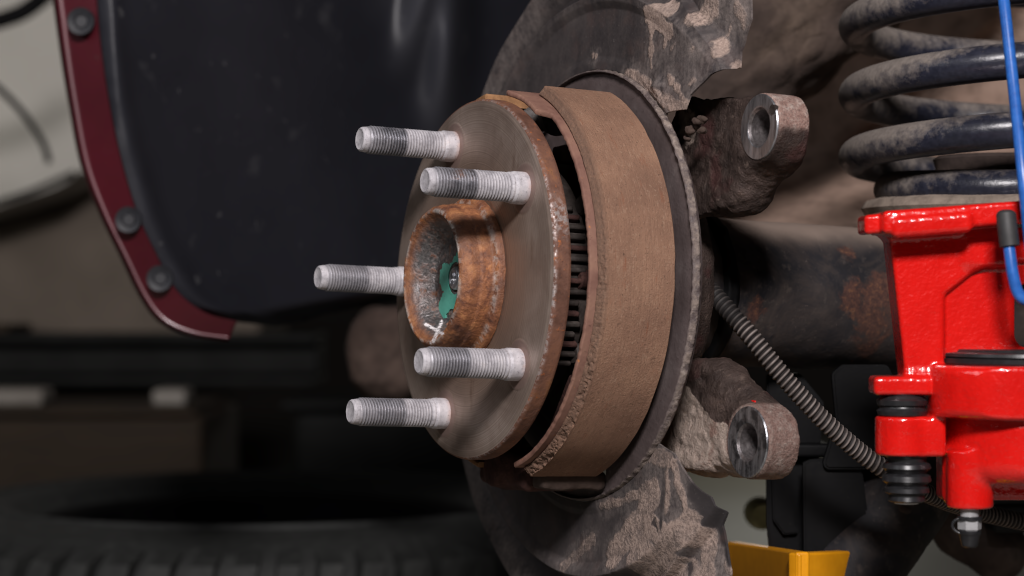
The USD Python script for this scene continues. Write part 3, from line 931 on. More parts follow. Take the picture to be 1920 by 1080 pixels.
# jack stand
st = thing('jack_stand', 'bright yellow jack stand saddle at the bottom edge under the bracket', 'jack stand')
def wallplate(p, q, ztop, zbot, th=.005):
    """upright plate between two ground points; ztop at each end"""
    p, q = np.array(p), np.array(q)
    dr = (q - p) / np.linalg.norm(q - p)
    nr = np.array([-dr[1], dr[0]]) * th
    pts = [(*p, zbot[0]), (*q, zbot[1]), (*q, ztop[1]), (*p, ztop[0])]
    c = []
    for b in pts:
        c += [b, (b[0] + nr[0], b[1] + nr[1], b[2])]
    cc = np.array(c); cen = cc.mean(0)
    sph = [manifold3d.Manifold.sphere(.0015, 10).translate([float(k) for k in (w + (cen - w) / np.linalg.norm(cen - w) * .002)]) for w in cc]
    return manifold3d.Manifold.batch_hull(sph)
pL, pC, pR = at(1366, 1018, 1.26), at(1497, 1038, 1.125), at(1594, 1033, 1.165)
put(st, 'saddle_plate', wallplate(pL[:2], pC[:2], (pL[2], pC[2]), (pL[2] - .05, pC[2] - .05)), M_YELLOW, 30)
put(st, 'saddle_plate', wallplate(pC[:2] + [-.0003, .0002], pR[:2], (pC[2], pR[2]), (pC[2] - .05, pR[2] - .05)), M_YELLOW, 30)
pc = (pL + pC + pR) / 3
put(st, 'post', lathe([(.09, 0), (.09, .018), (.30, .018), (.30, 0)], 32, axis='z').apply_translation([pc[0], pc[1], -.02]), M_BLACK, 40)
put(st, 'base', manifold3d.Manifold.cylinder(.20, .11, .028, 4).rotate([0, 0, 45]).translate([float(pc[0]), float(pc[1]), .0]), M_YELLOW, 30)

# ------------------------------------------------------------------ coil spring and its seat
SD = 1.2
sc_ = at(1866, 0, SD)
cx = sc_[0]
spr = thing('coil_spring', 'dusty black coil spring behind the red caliper', 'coil spring')
def zpx(py): return CZ + (540 - py) / FPX * SD
# helix angle: 0 at the left extreme, front is +90; rising with angle
ang = np.linspace(-360 * 1.62, 360 * 1.35, 900)
lefts = [(-360 * 1.62, 386), (-360 * 1.25, 358), (-360, 354), (-270, 363), (-180, 340), (-90, 316), (0, 290), (360, 172), (720, 42), (1080, -90)]
ang = np.linspace(-360 * 1.5, 1000, 1100)
yy = np.interp(ang, [p[0] for p in lefts], [p[1] for p in lefts])
k = np.hanning(61); k /= k.sum()
yy = np.convolve(np.pad(yy, 30, 'edge'), k, 'valid')
Rr = np.interp(ang, [-540, -360, -200, -60, 2000], [.056, .058, .060, .0775, .0775])
thr = np.radians(ang)
path = np.stack([cx - Rr * np.cos(thr), SD - Rr * np.sin(thr), zpx(yy)], 1)
put(spr, 'coil', tube(path, .0097, 28), M_SPRING, True,
    attrs={'dust': lambda v: .50 * sstep(cx - .02, cx - .075, v[:, 0]) + .22 * sstep(SD - .01, SD + .04, v[:, 1]) + .05})
seat = thing('spring_seat', 'tan dusty round spring seat on top of the axle', 'spring seat')
zs = zpx(404)
sm = lathe([(0, 0), (0, .072), (.004, .0745), (.008, .0725), (.011, .062), (.012, .045), (.024, .040), (.026, .0), ], 96, axis='z')
sm.apply_translation([cx, SD, zs])
put(seat, 'pan', bumpy(sm, .0012, 60, 4, 9), M_SEAT, 40)
bs = lathe([(0, .0), (0, .032), (.013, .033), (.018, .0345), (.020, .032), (.020, 0)], 64, axis='z')
bs.apply_translation([cx, SD, zs + .0135])
put(seat, 'bump_stop', bs, M_BROWNARM, 40)

# ------------------------------------------------------------------ armoured cable
ctrl = [at(1285, 490, 1.150), at(1335, 548, 1.110), at(1400, 622, 1.095), at(1470, 708, 1.09), at(1540, 784, 1.09), at(1610, 846, 1.095), at(1668, 886, 1.10), at(1740, 926, 1.12), at(1830, 958, 1.15), at(1925, 980, 1.17)]
cp, clen = even(catmull(ctrl, 600), 3200)
nseg = 18
sarc = np.linspace(0, clen, len(cp))
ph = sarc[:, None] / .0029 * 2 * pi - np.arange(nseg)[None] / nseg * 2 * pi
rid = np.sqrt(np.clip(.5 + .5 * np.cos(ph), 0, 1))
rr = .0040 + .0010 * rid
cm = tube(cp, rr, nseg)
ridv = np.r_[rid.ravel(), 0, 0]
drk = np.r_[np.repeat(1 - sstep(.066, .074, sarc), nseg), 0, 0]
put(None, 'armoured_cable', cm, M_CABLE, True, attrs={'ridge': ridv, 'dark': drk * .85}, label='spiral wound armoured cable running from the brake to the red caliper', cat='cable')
# ================================================================== HUB
hub = thing('wheel_hub', 'rusty five-stud wheel hub with machined flange, in the centre', 'wheel hub', HUB)
STUD_R, STUD_A = .0737, [math.radians(37 + 72 * k) for k in range(5)]
def press(v):
    out = np.zeros(len(v))
    for a in STUD_A:
        c = np.array([STUD_R * math.cos(a), STUD_R * math.sin(a)])
        d_ = np.hypot(v[:, 1] - c[0], v[:, 2] - c[1])
        out = np.maximum(out, sstep(.0128, .0120, d_))
    return out * (np.abs(v[:, 0]) < .002)
# face as a fine disc, the body as a lathe just behind it
nr, na = 90, 720
rr_ = np.linspace(.030, .0918, nr)
th_ = np.arange(na) / na * 2 * pi
RR, TH = np.meshgrid(rr_, th_, indexing='ij')
Y, Z = RR * np.cos(TH), RR * np.sin(TH)
X = np.zeros_like(RR)
for a in STUD_A:
    d_ = np.hypot(Y - STUD_R * math.cos(a), Z - STUD_R * math.sin(a))
    X += .00028 * sstep(.0128, .0120, d_) - .00018 * np.exp(-((d_ - .0131) / .0004) ** 2)
X -= .0007 * sstep(.0895, .0918, RR) + .0004 * sstep(.045, .043, RR)
fv = np.stack([X, Y, Z], -1).reshape(-1, 3)
ff = gridfaces(nr, na, False, True)
rimp = [(-.0007, .0918), (-.0012, .0926), (-.0022, .0930), (-.0088, .0930), (-.0098, .0924), (-.0102, .0905), (-.0102, .060), (-.0125, .055), (-.0125, .046), (-.060, .044), (-.060, .030), (0, .030)]
face = trimesh.Trimesh(fv, ff, process=False)
if face.face_normals[:, 0].mean() < 0:
    face.invert()
put(hub, 'machined_face', face, M_FACE, True, attrs={'press': press})
def scuff(v):
    a = np.degrees(np.arctan2(v[:, 2], v[:, 1]))
    s = np.exp(-((a - 19) / 4.5) ** 2) * .8
    edge = sstep(-.0024, -.0014, v[:, 0]) * (v[:, 1] > 0) * (.35 + .5 * sstep(50, 0, np.abs(a)))
    return np.maximum(s, edge * 1.0)
put(hub, 'flange', lathe(rimp, 360, fine=.0008), M_RIM, 40, attrs={'scuff': scuff})

ringp = [(0.0001, .0425), (.0022, .0422), (.0034, .0412), (.0042, .0392), (.0050, .0385), (.0105, .0382), (.0112, .0376), (.0160, .0374), (.0185, .0366), (.0206, .0352), (.0214, .0340), (.0214, .0330),
         (.0202, .0315), (.0178, .0292), (.0150, .0272), (.0120, .0259), (.0092, .0252), (.0076, .0240), (.0070, .0220), (.0070, .0075), (.0060, .0068), (-.010, .0068), (-.010, .030)]
rm = lathe(ringp + ringp[:1], 640, fine=.0005)
def ring_dist(v): return np.hypot(v[:, 1], v[:, 2])
def seen_at(v):
    """local points -> where they stand in the photograph, for marks measured there"""
    q = H + v @ np.stack([A, U, W])
    d_ = q - CAM
    return np.stack([960 + FPX * d_[:, 0] / d_[:, 1], 540 - FPX * d_[:, 2] / d_[:, 1]], 1)
def chalk(v):
    s = seen_at(v) + (noise(v * 2500) - .5)[:, None] * 4
    o = np.zeros(len(v))
    for a_, b_, w in (((836, 586), (810, 645), 2.7), ((798, 608), (832, 627), 2.6)):
        o = np.maximum(o, sstep(w * 1.5, w * .7, segd(s, np.array(a_, float), np.array(b_, float))))
    return o * (v[:, 0] > .0085) * (np.hypot(v[:, 1], v[:, 2]) < .0345)
def bare(v):
    r = ring_dist(v)
    inside = sstep(.0315, .0275, r) * (v[:, 0] > .006)
    a = np.degrees(np.arctan2(v[:, 2], v[:, 1]))
    return inside * (.55 + .75 * fbm(v * 90, 3))
def worn(v):
    r = ring_dist(v)
    lip = np.exp(-((r - .0338) / .0010) ** 2) * (v[:, 0] > .019)
    bandr = np.exp(-((v[:, 0] - .0040) / .0007) ** 2) * .42
    return np.maximum(lip * (.35 + .9 * fbm(v * 55, 3)), bandr) * 1.0
put(hub, 'pilot_ring', bumpy(rm, .00022, 260, 4, 3), M_RING, 40, attrs={'chalk': chalk, 'bare': bare, 'worn': worn}, label='rusty raised centre ring with a white chalk cross')
gp = [(822, 592), (826, 560), (832, 548), (828, 540), (825, 520), (829, 500), (835, 494), (842, 498), (848, 490), (860, 468), (866, 462), (872, 500), (872, 548), (860, 566), (845, 582), (830, 598)]
gp = np.array([on(px, py, .0074) for px, py in gp])
gq = catmull(np.vstack([gp, gp[:1]]), 160)
gq = gq + np.stack([noise(np.c_[gq * 900, gq[:, :1] * 0 + k]) - .5 for k in (1, 2)], 1) * .0022
gp = Polygon(gq).buffer(0)
from shapely.geometry import Point
gp = gp.intersection(Point(0, 0).buffer(.0243).difference(Point(0, 0).buffer(.0084)))
gp = max(getattr(gp, 'geoms', [gp]), key=lambda q: q.area)
ge_ = trimesh.creation.extrude_polygon(gp, .0005, engine='earcut')
gm = trimesh.Trimesh(np.array(ge_.vertices)[:, [2, 0, 1]] + [.0071, 0, 0], ge_.faces); outward(gm)
put(hub, 'paint_mark', gm, M_GREEN, False, label='green paint mark inside the centre ring')
axe = [(.004, 0), (.004, .002), (.0082, .0030), (.0088, .0044), (.0084, .0054), (.0074, .0060), (.0060, .0062), (-.006, .0062), (-.006, 0)]
put(hub, 'shaft_end', lathe(axe, 96, fine=.0005), M_MILLED, 35)

def stud(k):
    a = STUD_A[k]
    n1, n2 = 720, 80
    Lh = .0538
    t = np.linspace(-.002, Lh, n1)
    r0 = np.interp(t, [-.002, 0, .0005, .0066, .0074, .0080, .0086, .0092, .0098, .0483, .0495, .0528, .0535, .0538], [.0079, .0079, .0081, .0081, .0078, .0074, .0076, .0076, .00735, .00735, .0068, .0063, .0058, .0053])
    th = np.arange(n2) / n2 * 2 * pi
    pitch = .00160
    ph = (t[:, None] / pitch - th[None] / (2 * pi) + k * .3) % 1.0
    tri = np.abs(ph * 2 - 1)                      # 1 at the crest edges, 0 in the valley
    tri = np.clip(tri * 1.25 - .06, 0, 1)
    env = sstep(.0090, .0104, t) * sstep(.0513, .0473, t)
    rad = r0[:, None] - .00078 * (1 - tri) * env[:, None]
    V = np.stack([np.repeat(t[:, None], n2, 1), rad * np.cos(th), rad * np.sin(th)], -1).reshape(-1, 3)
    F = gridfaces(n1, n2, False, True)
    o = (n1 - 1) * n2; j = np.arange(n2)
    ring2 = V[o:o + n2] * [1, .72, .72] - [.0004, 0, 0]
    b = len(V); V = np.vstack([V, ring2, [[Lh - .0005, 0, 0]]])
    F = np.vstack([F, np.stack([o + j, o + (j + 1) % n2, b + (j + 1) % n2], 1), np.stack([o + j, b + (j + 1) % n2, b + j], 1), np.stack([b + j, b + (j + 1) % n2, np.full(n2, b + n2)], 1)])
    m = trimesh.Trimesh(V, F, process=False)
    if m.volume < 0:
        m.invert()
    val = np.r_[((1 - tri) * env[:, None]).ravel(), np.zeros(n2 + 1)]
    lo_ = .0285 + (0, .001, -.002, -.0035, .0005)[k]
    wt = (1.0, 1.0, .70, .75, .8)[k] * sstep(lo_ - .0012, lo_ + .0012, t) * sstep(.0520, .0490, t) * (1 - .35 * sstep(.040, .047, t))
    ruT = .0 * t
    if k == 0:
        ruT = .9 * np.exp(-((t - .036) / .004) ** 2)
    ru = np.repeat(ruT[:, None], n2, 1) * (np.sin(th) > .2)[None] + sstep(.003, .0, t)[:, None] * .6
    wn = np.r_[np.repeat(wt, n2), np.zeros(n2 + 1)]
    m.apply_translation([0, STUD_R * math.cos(a), STUD_R * math.sin(a)])
    labs = ['stud with a rust tinge on its dark worn thread'] + [None] * 4
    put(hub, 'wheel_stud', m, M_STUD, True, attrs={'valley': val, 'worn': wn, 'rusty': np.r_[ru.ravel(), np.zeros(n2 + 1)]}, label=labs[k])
for k in range(5):
    stud(k)

tr = put(hub, 'tone_ring', lathe([(-.0125, .056), (-.0125, .0625), (-.036, .0625), (-.036, .050), (-.0125, .050), (-.0125, .056)], 180), M_GREASE, 35)
for k in range(-8, 8):
    a = k * 2 * pi / 74
    q = slab((-.0335 + .0016 * math.sin(k * 2.1) + .0022 * math.sin(k * 5.7), .0610, -.0014), (-.0150, .0662 + .0004 * math.sin(k * 5.3), .0014), .0011).rotate([math.degrees(a), 0, 0])
    put(tr, 'tooth', q, M_GREASE if k % 3 else M_RUSTDARK, 30)

# ================================================================== PARKING BRAKE
def side(a): return a
def lining(thetas, shift=0.0, seed=0, chips=True, t0=-.0200, t1=-.0612, r0=.0992, r1=.1045):
    base = np.vstack([rect_loop(t0, t1, r0, r1, 60, 12, .0007)])
    ths = np.array(thetas)
    def fn(i, th):
        q = base.copy()
        nz = lambda f, o, fr=420.: noise(np.stack([np.full(len(q), th * f), q[:, 1] * fr + o, q[:, 0] * fr + seed], -1))
        rough_ = (nz(60, 1.3) - .5) * .0008 + (nz(17, 5.3, 120.) - .5) * .0006
        front = sstep(t0 - .004, t0, q[:, 0])
        top = sstep(r0, r1, q[:, 1])
        cut = rough_
        if chips:
            cz = sstep(.30, -.05, th) * (.12 + .9 * noise(np.array([th * 4.3, 3.3, seed]))) + .06
            c = np.clip((nz(15, 9.1, 260.) * .6 + nz(43, 4.1, 700.) * .4 - .50) * 3.6, 0, 1)
            c2 = np.clip((nz(95, 2.1, 1400.) - .58) * 2.4, 0, 1)
            cut = cut - (c * .0026 + c2 * .0012) * cz
            lowcut = (c * .0019 + .0008 * c2) * cz
        else:
            lowcut = 0
        q[:, 0] -= front * top * .0024
        q[:, 0] += front * cut * (.35 + .65 * top)
        q[:, 1] -= front * top * lowcut * sstep(t0 - .0042, t0 - .001, q[:, 0])
        rear = sstep(t1 + .002, t1, q[:, 0])
        q[:, 0] += rear * (noise(np.array([th * 14, 7.7, seed])) - .5) * .0006
        return q
    return rsweep(fn, ths)
def table(thetas, seed=0, nose=True):
    def fn(i, th):
        t0 = -.0166 + (noise(np.array([th * 50, .2, seed])) - .5) * .0005
        if nose:
            t0 += (.0078 + .0022 * sstep(1.18, 1.34, th)) * sstep(.985, 1.03, th)
        q = rect_loop(t0, -.0615, .0962, .0990, 24, 3, .0006)
        return q
    return rsweep(fn, thetas)
def web(thetas, t0=-.0405, t1=-.0450, rin=.078):
    def fn(i, th):
        ri = rin + .006 * math.sin(th * 3.0) ** 2
        return rect_loop(t0, t1, ri, .0964, 4, 8, .0005)
    return rsweep(fn, thetas)
ang = lambda a, b, n: np.radians(np.linspace(a, b, n))
s1 = thing('brake_shoe', 'curved parking brake shoe facing the viewer with worn brown lining', 'brake shoe', HUB, 'parking brake shoes')
lt = ang(-71.5, 71.5, 900)
put(s1, 'lining', lining(lt), M_LINING, 38, attrs={'edge': lambda v: np.maximum(sstep(-.0252, -.0228, v[:, 0]) * .5, sstep(.1043, .1036, np.hypot(v[:, 1], v[:, 2])) * (v[:, 0] > -.0305))})
put(s1, 'table', table(np.r_[ang(-73.5, 54, 230), ang(54.2, 77, 160)]), M_SHOE, 38)
put(s1, 'web', web(ang(-66, 64, 90)), M_RUSTDARK, 38)
s2 = thing('brake_shoe', 'far parking brake shoe mostly hidden behind the hub, ochre end showing on top', 'brake shoe', HUB, 'parking brake shoes')
put(s2, 'lining', lining(ang(118, 246, 200), chips=False, seed=5), M_RUSTDARK, 38)
put(s2, 'table', table(ang(108, 262, 200), seed=3, nose=False), M_OCHRE, 38)
put(s2, 'end_tab', rsweep(lambda i, th: rect_loop(-.0112, -.0480, .0925, .0985, 24, 3, .0008), ang(97, 113, 30)), M_OCHRE, 38)
put(s2, 'web', web(ang(104, 256, 90)), M_RUSTDARK, 38)

# star-wheel adjuster between the shoe ends at the top
adj = thing('brake_adjuster', 'dark threaded adjuster between the upper shoe ends', 'adjuster', HUB)
ap = []
for k in range(26):
    ap += [(-.020 + k * .0013, .0062), (-.020 + k * .0013 + .00065, .0071)]
ap = [(-.034, 0), (-.034, .0045), (-.021, .0045)] + ap + [(.016, .0045), (.03, .0045), (.03, 0)]
am = lathe(ap, 40)
am = trimesh.Trimesh(np.stack([am.vertices[:, 1], am.vertices[:, 0], am.vertices[:, 2]], 1) + [-.040, .002, .0865], am.faces); outward(am)
put(adj, 'screw', am, M_GREASE, 30)
put(adj, 'wheel', trimesh.Trimesh(*(lambda q: (np.stack([q.vertices[:, 1], q.vertices[:, 0], q.vertices[:, 2]], 1) + [-.040, .016, .0865], q.faces))(lathe([(-.002, 0), (-.002, .0105), (.002, .0105), (.002, 0)], 24))), M_GREASE, 30)
anc = thing('anchor_block', 'dark red rusty anchor block between the lower shoe ends', 'anchor', HUB)
put(anc, 'block', bumpy(nets(lambda P: smin(sd_box(P, (-.060, -.034, -.108), (-.026, .022, -.089), .005), sd_cyl(P, (-.006, -.097), 0, .010, -.062, -.020, .002), .006), (-.066, -.042, -.114), (-.014, .028, -.08), .0012), .0008, 120, 4, 2), M_RUSTDARK, True)
put(anc, 'toe', bumpy(nets(lambda P: sd_box(P, (-.068, -.004, -.1060), (-.030, .034, -.0965), .003), (-.074, -.01, -.112), (-.024, .040, -.090), .0011), .0014, 90, 5, 7), M_RUSTYBLOCK, True)
lev = thing('brake_lever', 'dark reddish lever inside the drum space behind the lower flange edge', 'lever', HUB)
lvm = manifold3d.Manifold.batch_hull([manifold3d.Manifold.cylinder(.004, .0052, .0046, 20).translate([x_, y_, 0.]) for x_, y_ in ((.022, -.092), (.042, -.078))]) + manifold3d.Manifold.batch_hull([manifold3d.Manifold.cylinder(.004, r_, r_ - .0006, 20).translate([x_, y_, 0.]) for x_, y_, r_ in ((.042, -.078, .0056), (.060, -.050, .0042))])
lq = lvm.to_mesh(); lv_ = lq.vert_properties[:, :3]
lt_ = outward(trimesh.Trimesh(np.stack([lv_[:, 2] - .034, lv_[:, 0], lv_[:, 1]], 1), lq.tri_verts))
put(lev, 'arm', lt_, M_RUSTDARK, 30)

rs_ = thing('return_spring', 'small dark coiled return spring in the gap behind the lower flange rim', 'return spring', HUB)
a_s, b_s = np.array([-.030, .083 * math.cos(math.radians(-24)), .083 * math.sin(math.radians(-24))]), np.array([-.034, .086 * math.cos(math.radians(-47)), .086 * math.sin(math.radians(-47))])
ax_ = (b_s - a_s) / np.linalg.norm(b_s - a_s); e1_ = np.cross(ax_, [1., 0, 0]); e1_ /= np.linalg.norm(e1_); e2_ = np.cross(ax_, e1_)
tt = np.linspace(0, 1, 420)[:, None]; hh_ = 13 * 2 * pi * tt
rs_r = .0042 * sstep(0, .1, tt) * sstep(1, .9, tt)
put(rs_, 'coil', tube(a_s + (b_s - a_s) * tt + rs_r * (np.cos(hh_) * e1_ + np.sin(hh_) * e2_), .0009, 8), M_GREASE, True)

# ================================================================== BACKING PLATE
bp = thing('backing_plate', 'dark round backing plate rim behind the brake shoes', 'backing plate', HUB)
TP = -.0668
plate = lathe([(TP, .045), (TP, .1045), (TP - .0012, .1085), (TP - .0012, .1122), (TP - .0028, .1122), (TP - .006, .110), (TP - .006, .045), (TP, .045)], 360)
mp = manifold3d.Manifold(manifold3d.Mesh(plate.vertices.astype(np.float32), plate.faces.astype(np.uint32)))
sl = []
for q in np.linspace(-72, -97, 12):
    aq = math.radians(q); w = .0042 * math.sin(math.pi * (.12 + .76 * (q + 97) / 25)) ** .5
    sl.append(manifold3d.Manifold.cylinder(.05, w, w, 16).rotate([0, 90, 0]).translate([TP - .03, .1015 * math.cos(aq), .1015 * math.sin(aq)]))
cut = sl[0]
for a_, b_ in zip(sl[:-1], sl[1:]):
    cut += manifold3d.Manifold.batch_hull([a_, b_])
mp = mp - cut
q = mp.to_mesh()
put(bp, 'plate', trimesh.Trimesh(q.vert_properties[:, :3], q.tri_verts), M_PLATE, 30)
colp = [(TP - .002, .1122), (TP + .0006, .1123), (TP + .0014, .1128), (TP + .0010, .1135), (TP - .0008, .1140), (TP - .0022, .1141), (TP - .0030, .1134), (TP - .0030, .1122)]
cl_ = lathe(colp + colp[:1], 620, fine=.0006)
put(bp, 'rim', bumpy(cl_, .0007, 380, 4, 6, mask=lambda v: sstep(-.60, .5, v[:, 1] / .115)), M_PLATE, 40, attrs={'dust': lambda v: sstep(.1130, .1138, np.hypot(v[:, 1], v[:, 2])) * .95})
for (px, py, hr) in ((1086, 384, .0052), (1074, 664, .0056)):
    c = loc(px, py, -.034)
    b = lathe([(-.050, 0), (-.050, .0035), (-.012, .0035), (-.012, hr), (-.0012, hr), (0, hr * .8), (.0, 0)], 6 if hr < .005 else 24)
    b.apply_translation(c)
    put(bp, 'retaining_bolt', bumpy(b, .0001, 400, 2), M_GREASE, 30)
inner = lathe([(-.052, .0), (-.052, .058), (-.056, .070), (-.066, .080), (-.072, .0805), (-.078, .0805), (-.078, 0)], 120)  # housing made wide and dark to give the gap its deep shade
put(bp, 'gap_shade_housing', inner, M_GREASE, 35)
pc_ = loc(1082, 524, -.030)
pn = lathe([(-.040, 0), (-.040, .0052), (-.0008, .0052), (0, .0044), (0, 0)], 28)
pn.apply_translation(pc_)
put(bp, 'hold_down_pin', bumpy(pn, .0003, 260, 3, 4), M_RUSTDARK, 35)
put(bp, 'stop_block', bumpy(nets(lambda P: sd_box(P, loc(1068, 290, -.048) - [.010, .009, .0045], loc(1068, 290, -.048) + [.006, .009, .0045], .0015), loc(1068, 290, -.048) - .014, loc(1068, 290, -.048) + .014, .0009), .0004, 200, 3, 3), M_RUSTDARK, True)

# ================================================================== DUST SHIELD
TS = -.0685
sh = thing('dust_shield', 'mud-splashed black dust shield curving round behind the brake', 'dust shield', HUB)
def pol(px, py):
    q = on(px, py, TS)
    return math.hypot(*q), math.degrees(math.atan2(q[1], q[0])) % 360
top_end = [pol(p[0] - (10 if p[0] > 1290 else 0), p[1]) for p in ((1250, 212), (1283, 205), (1300, 178), (1328, 138), (1352, 122), (1350, 92), (1358, 66), (1372, 30), (1372, -10), (1350, -60))]
bot_end = [pol(p[0] - (12 if p[0] > 1290 else 0), p[1]) for p in ((1236, 832), (1262, 850), (1288, 905), (1322, 932), (1326, 962), (1318, 985), (1330, 1035), (1338, 1075), (1330, 1130), (1310, 1170))]
def edge_phi(r, E, lowside):
    rr = np.maximum.accumulate([e[0] for e in E]); return np.interp(r, rr + np.arange(len(rr)) * 1e-7, [e[1] for e in E])
nph, nrr = 900, 150
fi = np.linspace(0, 1, nph)
rin = .1142
V = np.zeros((nph, nrr, 3)); Rg = np.zeros((nph, nrr)); Pg = np.zeros((nph, nrr))
RT, RB = top_end[-1][0], bot_end[-1][0]
for i, q in enumerate(fi):
    rout = .1868 + (RT - .1868) * sstep(.17, .02, q) + (RB - .1868) * sstep(.80, .97, q) + .0006 * math.sin(q * 60)
    r = rin + (rout - rin) * np.linspace(0, 1, nrr)
    p0, p1 = edge_phi(r, top_end, True), edge_phi(r, bot_end, False)
    # only the ends follow the torn outline
    s = q
    phi = p0 + (p1 - p0) * s
    Rg[i], Pg[i] = r, phi
PR = np.radians(Pg)
y_, z_ = Rg * np.cos(PR), Rg * np.sin(PR)
hh = np.interp(Rg, [.115, .118, .121, .146, .150, .1535, .158, .164, .170, .178, .184, .187, .22], [.0012, .0010, 0, -.0004, .0016, .0022, -.0080, -.0165, -.0165, -.0105, -.0080, -.0076, -.0076])
ends = sstep(.05, .0, fi)[:, None] + sstep(.95, 1.0, fi)[:, None]
fl_ = sstep(.14, .03, fi)[:, None] + sstep(.86, .97, fi)[:, None]
hh = hh * (1 - .85 * fl_)
# at the lobes the sheet is stepped back behind an arc-shaped crease and its edges are bent
crease = np.interp(Pg % 360, [0, 40, 60, 90, 270, 300, 320, 360], [.158, .158, .163, .17, .17, .168, .163, .158])
hh -= fl_ * .0058 * sstep(crease - .0015, crease + .0015, Rg)
hh -= .006 * ends * sstep(.125, .17, Rg)
hh += .0035 * fl_ * (fbm(np.stack([y_, z_, 0 * y_], -1) * 30, 3, 4) - .5) * sstep(.117, .13, Rg)
hh += .0007 * (fbm(np.stack([y_, z_, 0 * y_], -1) * 45, 3, 9) - .5)
crum = np.exp(-(((Pg % 360) - 55) / 5.5) ** 2) * sstep(.1150, .1165, Rg) * sstep(.132, .118, Rg)
hh += crum * .0075 * (fbm(np.stack([y_, z_, 0 * y_], -1) * 130, 4, 2) - .28)
V = np.stack([TS + hh, y_, z_], -1)
def blobs(items):
    def fn(v):
        p = v[:, 1:]
        o = np.zeros(len(v))
        wob = (fbm(v * 160, 3, 5) - .5) * .006
        for it in items:
            P = [on(px, py, TS) for px, py in it[0]]
            R = it[1] / 3600.0
            d_ = np.full(len(v), 1e3)
            if len(P) == 1:
                d_ = np.linalg.norm(p - P[0], axis=1)
            for a_, b_ in zip(P[:-1], P[1:]):
                d_ = np.minimum(d_, segd(p, a_, b_))
            o = np.maximum(o, it[2] * sstep(R + .0016, R - .0016, d_ + wob))
        return o
    return fn
mud_items = [([(1215, 25), (1250, 18)], 16, .95), ([(1232, 40), (1255, 60)], 17, .95), ([(1222, 50), (1220, 90), (1222, 125)], 7, .95), ([(1248, 60), (1246, 82)], 9, .9),
             ([(1316, 72), (1322, 92)], 10, .9), ([(1118, 108)], 4, .9), ([(1112, 106)], 5, .8), ([(1292, 90)], 7, .62), ([(1305, -10), (1300, 20), (1290, 30)], 22, .75), ([(1345, 12), (1350, 40)], 13, .62), ([(1328, 45), (1322, 60)], 6, .85),
             ([(1338, 115), (1348, 122)], 6, .8), ([(1293, 150), (1288, 158)], 4, .8), ([(1254, 142), (1258, 152)], 4, .8), ([(1263, 80), (1256, 95)], 2.5, .85),
             ([(1180, 140), (1215, 165), (1245, 190), (1275, 205)], 17, .72), ([(1268, 165), (1285, 195)], 10, .75),
             ([(1215, 850), (1255, 862)], 16, .62), ([(1250, 890), (1248, 960)], 10, .80), ([(1225, 925), (1190, 990), (1150, 1040)], 26, .72), ([(1215, 985), (1250, 1010), (1285, 985)], 28, .80),
             ([(1262, 870), (1272, 920), (1280, 960)], 11, .78), ([(1290, 1000), (1290, 1080)], 22, .74), ([(1200, 1050), (1260, 1090)], 46, .76), ([(1130, 950), (1190, 930), (1225, 900)], 9, .58), ([(1110, 1010), (1060, 1060)], 14, .52), ([(1320, 1062), (1332, 1070)], 14, .66)]
neg = [([(1243, 905), (1238, 985)], 6, 1.0), ([(1226, 980), (1232, 995)], 6, .9), ([(1262, 1060), (1265, 1075)], 7, .9), ([(1292, 925), (1320, 975)], 20, 1.0), ([(1305, 985), (1325, 1045)], 17, 1.0)]
mfn, nfn = blobs(mud_items), blobs(neg)
def halo(v):
    return blobs([(b[0], b[1] + 14, .9) for b in mud_items])(v) * (1 - nfn(v))
def film(v):
    a = np.degrees(np.arctan2(v[:, 2], v[:, 1])) % 360
    r = np.hypot(v[:, 1], v[:, 2])
    o = .20 + .85 * sstep(.170, .178, r) - .6 * np.exp(-((r - .161) / .007) ** 2) + .55 * (sstep(75, 50, a) * (a < 180) + sstep(285, 312, a))
    o += .35 * np.exp(-((r - .152) / .004) ** 2)
    return o * (1 - nfn(v))
put(sh, 'sheet', shell(V.reshape(-1, 3), nph, nrr, np.tile([-.0012, 0, 0.], (nph * nrr, 1))), M_SHIELD, 50,
    attrs={'mud': lambda v: mfn(v) * (1 - .95 * nfn(v)), 'film': film, 'halo': halo})

